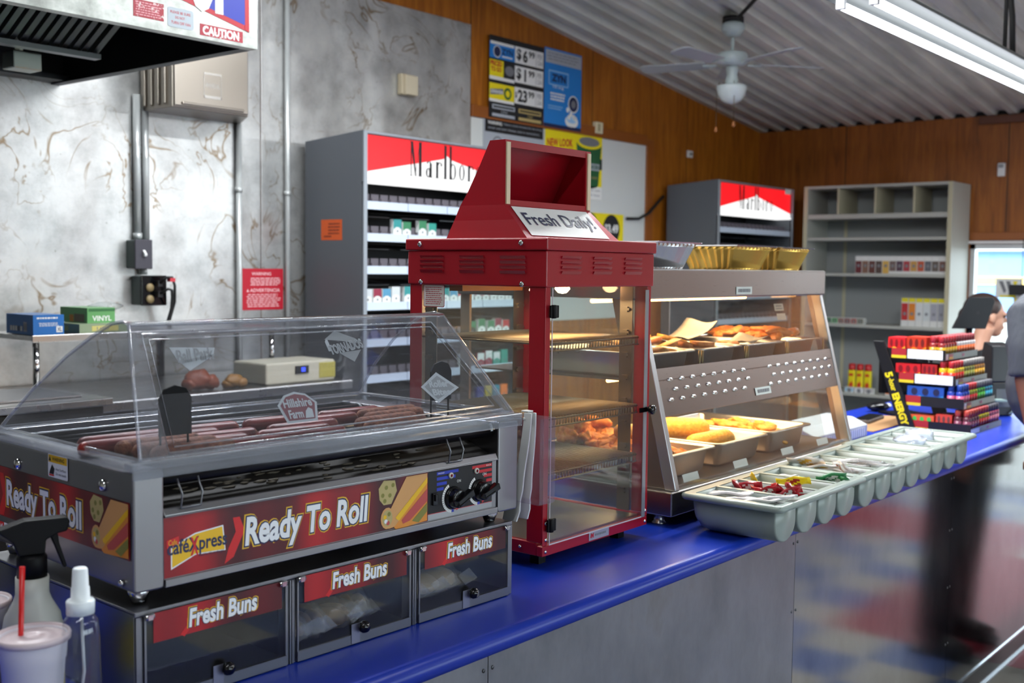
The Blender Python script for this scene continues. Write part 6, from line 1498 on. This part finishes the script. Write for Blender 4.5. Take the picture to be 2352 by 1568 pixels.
def multipack(y0, y1, z, h_, cols, label):
    w_ = .10; mb = MB().box(0, w_, 0, y1 - y0, 0, h_); sg = Sign((-.0004, y1 - y0, 0), (0, -1, 0), (0, 0, 1), mb); L_ = y1 - y0
    sg.rect(.001, L_ - .001, .0, h_ * .36, 1, 1); sg.poly([(0, h_ * .3), (L_ * .35, h_ * .52), (L_ * .7, h_ * .38), (L_, h_ * .56), (L_, h_ * .3)], 1, 2)
    for i in range(3): sg.disc(L_ * (.2 + .3 * i), h_ * .72, L_ * .09, 2, 2, 10, h_ * .2)
    sg.rect(.003, L_ - .003, h_ * .02, h_ * .10, 3, 3)
    o = mb.build('multipack_box', [mat('mp ' + c, c, .35) for c in cols]); o.location = (RX0 + .004, y0, z); tag(o, label, 'box', 'multipack boxes on the rack')
zz = [l[0] + .0052 for l in LV]
RY = ('#c01c22', '#e0b41c', '#7a1018', '#28306a')
multipack(1.645, 1.715, zz[3], .078, RY, 'red and yellow multipack at the back left of the top rack tier')
multipack(1.56, 1.638, zz[3], .083, ('#b8301c', '#e0841c', '#6a1a14', '#b08a20'), 'red and orange multipack beside the bottles on the top rack tier')
multipack(1.58, 1.68, zz[2], .072, RY, 'red and yellow multipack with a blue foot on the third rack tier')
multipack(1.515, 1.575, zz[2], .074, ('#a81c20', '#d8901c', '#6a1018', '#a02020'), 'narrow red multipack next to the bottles on the third rack tier')
multipack(1.485, 1.63, zz[1], .074, ('#1c4a9a', '#2a8ac8', '#1a1e40', '#c9a840'), 'blue multipack with sky blue foot on the second rack tier')
multipack(1.52, 1.615, zz[0], .056, ('#d85a30', '#2a9a34', '#3ab048', '#2a7a30'), 'green and orange multipack at the left of the bottom rack tier')
multipack(1.45, 1.512, zz[0], .066, ('#c8402c', '#4a2a28', '#6a3a30', '#3a2028'), 'brown and red multipack beside the bottles on the bottom rack tier')
# ------------------------------------------------------------------ other counter things
pr = thing('receipt_printer', 'low white ribbed printer on the counter behind the display case', 'printer', (3.72, 1.67, .0005))
MB().prism([(0, 0), (.17, 0), (.17, .075), (.06, .07), (.0, .045)], 0, .47, 'x').build('body', mat('printer white', '#a2a4a6', .5), pr, bevel=.004)
mb = MB()
for i in range(22): mb.box(.03 + i * .019, .04 + i * .019, -.002, -.0004, .004, .036)
mb.build('rib', mat('printer rib', '#cfd0d2', .5), pr)
tag(MB().box(4.3, 4.82, 1.69, 1.90, .0005, .004).build('cardboard_sheet', mat('cardboard', '#a07850', .8)), 'flat brown cardboard sheet on the counter behind the bottle rack', 'cardboard')
kb = thing('keyboard', 'dark keyboard lying on the brown cardboard sheet', 'keyboard', (4.6, 1.83, .0045), R(6))
MB().box(-.11, .11, -.035, .035, 0, .014).build('body', mat('keyboard grey', '#4a423e', .5), kb, bevel=.003)
mb = MB()
for i in range(10):
    for j in range(4): mb.box(-.105 + i * .021, -.088 + i * .021, -.03 + j * .015, -.018 + j * .015, .0142, .018)
mb.build('keys', BLACKP, kb)
ms = thing('barcode_scanner', 'black rounded scanner with a pale painted glint on the blue counter', 'scanner', (4.96, 1.93, .0005), R(-40))
MB().ell((0, 0, .022), (.055, .035, .021), 18, 10).build('body', mat('gloss black plastic', '#0e0f12', .18), ms)
MB().ell((.048, 0, .026), (.012, .024, .012), 12, 8).build('window', mat('scanner painted glare', '#c8d0e0', .1), ms)  # pale lobe stands in for the glare on the black body
pm = thing('customer_display', 'tilted black display panel seen from behind above the bottle rack', 'display', (5.36, 1.66, .0005), R(-50.4))
MB().prism([(-.088, .375), (.066, .375), (.105, .505), (.092, .522), (-.008, .522), (-.022, .512)], -.011, .011, 'y').disc if False else None
mb = MB().prism([(-.088, .375), (.066, .375), (.105, .505), (.095, .522), (-.008, .522), (-.022, .512)], -.011, .011, 'y').build('panel', mat('display shell', '#0e0f12', .38, 0, .35), pm, bevel=.004)
sg = Sign((.0, -.0115, .44), (1, 0, 0), (0, 0, 1)); sg.disc(.025, .01, .008, 0, 1, 12); sg.mb.build('emblem', [INKB], mb)
MB().tube([(0, .02, .006), (0, .02, .30), (0, .014, .40)], .014, 10).lathe([(.07, 0), (.07, .006), (.02, .012)], 20, (0, .02, 0)).build('stand', BLACKP, pm)
ps = thing('card_terminal', 'black payment terminal with cables beside the bottle rack', 'terminal', (5.24, 1.50, .0005), R(-45))
MB().box(-.05, .05, -.05, .07, 0, .15).hexa([(-.055, -.05, .15), (.055, -.05, .15), (.055, .07, .15), (-.055, .07, .15), (-.045, -.03, .31), (.05, -.03, .31), (.05, .05, .325), (-.045, .05, .325)]).build('body', mat('terminal black', '#15161a', .35), ps, bevel=.006)
MB().box(-.03, .035, -.0525, -.0505, .04, .12).build('keypad', mat('keypad grey', '#55585c', .5), ps)
MB().box(-.06, -.01, -.11, -.055, .07, .078).tube([(.02, -.055, .14), (.06, -.09, .11), (.07, -.08, .04), (.03, -.06, .01)], .004, 6).build('cable', mat('grey green cable', '#8aa09a', .4), ps)
pt2 = thing('register_screen', 'black register screen standing behind the energy shot rack', 'screen', (4.93, 1.80, .0005), R(-35))
MB().box(-.13, .13, -.012, .012, .10, .30).build('screen', BLACKP, pt2, bevel=.004)
MB().box(-.02, .02, .0, .02, .004, .12).box(-.08, .08, -.06, .08, 0, .01).build('stand', BLACKP, pt2)
# ------------------------------------------------------------------ people
def skinned(name, mb, m, parent, voxel=.010, smooth=6):
    o = mb.build(name, m, parent, smooth=True)
    r = o.modifiers.new('skin', 'REMESH'); r.mode = 'VOXEL'; r.voxel_size = voxel; r.use_smooth_shade = True
    s = o.modifiers.new('smooth', 'SMOOTH'); s.factor = .5; s.iterations = smooth
    return o
def hand(mb, wr, d, side):
    """palm, four unequal fingers and a thumb; d is the direction the hand points, side the thumb side"""
    wr, d, side = Vector(wr), Vector(d).normalized(), Vector(side).normalized(); nrm = d.cross(side)
    c = wr + d * .045
    mb.tube([wr, wr + d * .03, wr + d * .08], [.024, .030, .032], 10)
    for i, L_ in enumerate((.072, .082, .076, .058)):
        s = wr + d * .082 + side * (.027 - .018 * i)
        mb.tube([s, s + d * L_ * .5 + nrm * .006, s + d * L_ * .85 + nrm * .022, s + d * L_ + nrm * .034], [.0095, .009, .008, .006], 8)
    t_ = wr + d * .03 + side * .026
    mb.tube([t_, t_ + side * .022 + d * .02, t_ + side * .026 + d * .05 + nrm * .01], [.012, .011, .008], 8)
def head(mb, c, f, k=1.0):
    """skull, jaw, nose, lips, ears around centre c, facing f (horizontal)"""
    c = Vector(c); f = Vector(f).normalized(); u = Vector((0, 0, 1)); r_ = f.cross(u)
    rot = Matrix((f, r_ * -1, u)).transposed().to_euler()
    def E_(o, r): mb.ell(c + f * o[0] * k + r_ * o[1] * k + u * o[2] * k, (r[0] * k, r[1] * k, r[2] * k), 16, 10, 0, 0, rot)
    E_((-.012, 0, .025), (.098, .076, .088)); E_((.02, 0, -.035), (.068, .058, .078)); E_((.045, 0, -.09), (.035, .035, .028))
    E_((.092, 0, -.018), (.016, .012, .022)); E_((.102, 0, -.03), (.013, .014, .011)); E_((.084, 0, -.066), (.012, .022, .009)); E_((.082, .03, .01), (.012, .02, .012)); E_((.082, -.03, .01), (.012, .02, .012))
    for s in (1, -1): E_((-.005, s * .078, -.015), (.018, .010, .030))
    return c, f, r_, u, rot, E_
def eyes(parent, c, f, k=1.0):
    f = Vector(f).normalized(); r_ = f.cross(Vector((0, 0, 1))); mb = MB()
    for s in (1, -1): mb.ell(Vector(c) + f * .079 * k + r_ * s * .031 * k, (.011, .011, .011), 10, 8)
    mb.build('eyes', mat('eye', '#2a211c', .2), parent)
SK1 = mat('brown skin', '#6e4330', .5); SK2 = mat('light skin', '#b98a72', .5)
TEE = mat('dark grey tee', '#393c43', .85); t, p = nt(TEE); n_ = noise(t, mapped(t, (3, 3, 1)), 5, 3); bump(t, p, n_, .5, .03)
TROU = mat('dark trousers', '#22242b', .85); SHOE = mat('dark shoe', '#17181b', .6); HAIRD = mat('dark hair', '#1e1612', .5); HAIRB = mat('brown hair', '#2e1f1b', .45); BTEE = mat('black top', '#101116', .8)
# customer at the right edge
cx_ = 4.72
pe = thing('person', 'person in a dark grey tee shirt standing at the counter at the right edge', 'person', (cx_, 1.05, -H0), zoff=-H0)
P = lambda x, y, z: (x, y - 1.05, z)          # local to the empty (x already relative)
mb = MB()
mb.tube([P(0, 1.03, -.10), P(0, 1.04, .02), P(0, 1.10, .2), P(0, 1.165, .38), P(.01, 1.13, .50)], [.15, .16, .16, .15, .10], 16)
for s in (-1, 1):
    mb.ell(P(s * .1, 1.15, .40), (.12, .10, .14), 14, 10)
    mb.tube([P(s * .09, 1.03, -.05), P(s * .12, 1.0, -.43), P(s * .14, .97, -.83)], [.095, .066, .046], 14)
    mb.tube([P(s * .14, .945, -.87), P(s * .15, 1.04, -.89), P(s * .16, 1.11, -.90)], [.045, .042, .030], 12)
    mb.tube([P(s * .13, 1.19, .49), P(s * .20, 1.20, .47), P(s * .235, 1.175, .22), P(s * .268, 1.12, -.02)], [.06, .056, .044, .030], 12)
    hand(mb, P(s * .27, 1.12, -.03), (s * .05, -.1, -1), (0, 1, 0))
mb.tube([P(.01, 1.13, .50), P(.02, 1.11, .60), P(.02, 1.11, .64)], [.075, .058, .058], 14)
head(mb, P(.03, 1.12, .715), (0, 1, 0))
skinned('body', mb, SK1, pe)
eyes(pe, P(.03, 1.12, .715), (0, 1, 0))
mb = MB()
mb.tube([P(0, 1.03, -.13), P(0, 1.035, .02), P(0, 1.10, .2), P(0, 1.16, .38), P(.01, 1.14, .51)], [.17, .175, .185, .165, .11], 18)
for s in (-1, 1):
    mb.ell(P(s * .1, 1.16, .40), (.135, .125, .155), 14, 10); mb.ell(P(-.06 if s < 0 else .06, 1.115, .2), (.17, .185, .2), 14, 10)
    mb.tube([P(s * .10, 1.19, .50), P(s * .19, 1.20, .475), P(s * .222, 1.185, .36), P(s * .228, 1.175, .245)], [.075, .073, .068, .070], 14)
skinned('shirt', mb, TEE, pe)
mb = MB()
mb.tube([P(0, 1.03, -.06), P(0, 1.03, -.14)], [.165, .15], 16)
for s in (-1, 1): mb.tube([P(s * .085, 1.03, -.08), P(s * .12, 1.0, -.43), P(s * .14, .97, -.86)], [.118, .092, .078], 14)
skinned('trousers', mb, TROU, pe)
for s in (-1, 1):
    mb = MB().tube([P(s * .14, .925, -.875), P(s * .145, .98, -.868), P(s * .155, 1.07, -.888), P(s * .16, 1.13, -.892)], [.045, .052, .046, .030], 12).box(s * .15 - .045, s * .15 + .045, -.165, .09, -.9245, -.905)
    skinned('shoe', mb, SHOE, pe, .008, 3)
mb = MB().ell(P(.03, 1.105, .755), (.085, .10, .075), 16, 10); skinned('hair', mb, HAIRD, pe)
# cashier behind the register
f_ = Vector((.637, -.77, 0)); hx, hy, hz = 6.45, 1.91, .400
pc = thing('person', 'seated person with dark tied back hair in a black top, face in profile', 'person', (6.36, 1.97, -H0), zoff=-H0)
Q = lambda x, y, z: (x - 6.36, y - 1.97, z)
sd_ = Vector((.77, .637, 0))
def W(fw, rt, z): v = Vector((6.36, 1.97, 0)) + f_ * fw - sd_ * rt; return Q(v.x, v.y, z)
mb = MB()
mb.tube([W(-.06, 0, -.32), W(-.02, 0, -.1), W(.02, 0, .08), W(.035, 0, .19)], [.145, .12, .125, .085], 16)
for s in (-1, 1):
    mb.tube([W(-.02, s * .09, -.33), W(.36, s * .11, -.36), W(.34, s * .11, -.80)], [.08, .056, .04], 12)
    mb.tube([W(.30, s * .11, -.87), W(.45, s * .12, -.895)], [.04, .03], 10)
    mb.tube([W(.03, s * .10, .16), W(.03, s * .17, .14), W(.08, s * .20, -.10), W(.28, s * .17, -.16)], [.055, .05, .038, .026], 12)
    hand(mb, W(.285, s * .17, -.16), f_, -sd_ * (-s))
mb.tube([W(.035, 0, .16), W(.06, 0, .27), W(.08, 0, .34)], [.062, .048, .05], 14)
hc = Q(hx, hy, hz); head(mb, hc, f_)
skinned('body', mb, SK2, pc, .008)
eyes(pc, hc, f_)
mb = MB()
mb.tube([W(-.06, 0, -.36), W(-.02, 0, -.1), W(.02, 0, .08), W(.03, 0, .20)], [.165, .14, .145, .085], 16)
for s in (-1, 1): mb.tube([W(.03, s * .09, .165), W(.03, s * .17, .145), W(.07, s * .20, -.06)], [.068, .065, .055], 12)
skinned('shirt', mb, BTEE, pc)
mb = MB().tube([W(-.04, 0, -.33), W(-.02, 0, -.36)], [.16, .15], 14)
for s in (-1, 1): mb.tube([W(-.02, s * .09, -.34), W(.36, s * .11, -.365), W(.34, s * .11, -.85)], [.098, .075, .06], 12)
skinned('trousers', mb, TROU, pc)
for s in (-1, 1): skinned('shoe', MB().tube([W(.28, s * .11, -.875), W(.36, s * .115, -.87), W(.46, s * .12, -.893)], [.044, .05, .03], 12), SHOE, pc, .008, 3)
hcV = Vector(hc); rot = Matrix((f_, -f_.cross(Vector((0, 0, 1))), Vector((0, 0, 1)))).transposed().to_euler()
mb = MB().ell(hcV - f_ * .030 + Vector((0, 0, .040)), (.106, .087, .088), 18, 12, 0, 0, rot).ell(hcV - f_ * .125 + Vector((0, 0, .0)), (.04, .04, .045), 12, 8)
skinned('hair', mb, HAIRB, pc, .008)
stl = thing('stool', 'plain black stool under the seated person', 'stool', (6.32, 2.0, -H0), zoff=-H0)
MB().lathe([(.0, -.50), (.17, -.50), (.18, -.48), (.16, -.465), (.0, -.462)], 24).build('seat', BLACKP, stl)
for a in range(4): MB().tube([(.10 * math.cos(R(45 + 90 * a)), .10 * math.sin(R(45 + 90 * a)), -.50), (.17 * math.cos(R(45 + 90 * a)), .17 * math.sin(R(45 + 90 * a)), -H0)], .012, 8).build('leg', CHROME, stl)
# ------------------------------------------------------------------ lift everything so the floor is z = 0
for o in list(COL.objects):
    if o.parent is None and o.type not in {'CAMERA'} and o.name != 'sun': o.location.z += H0
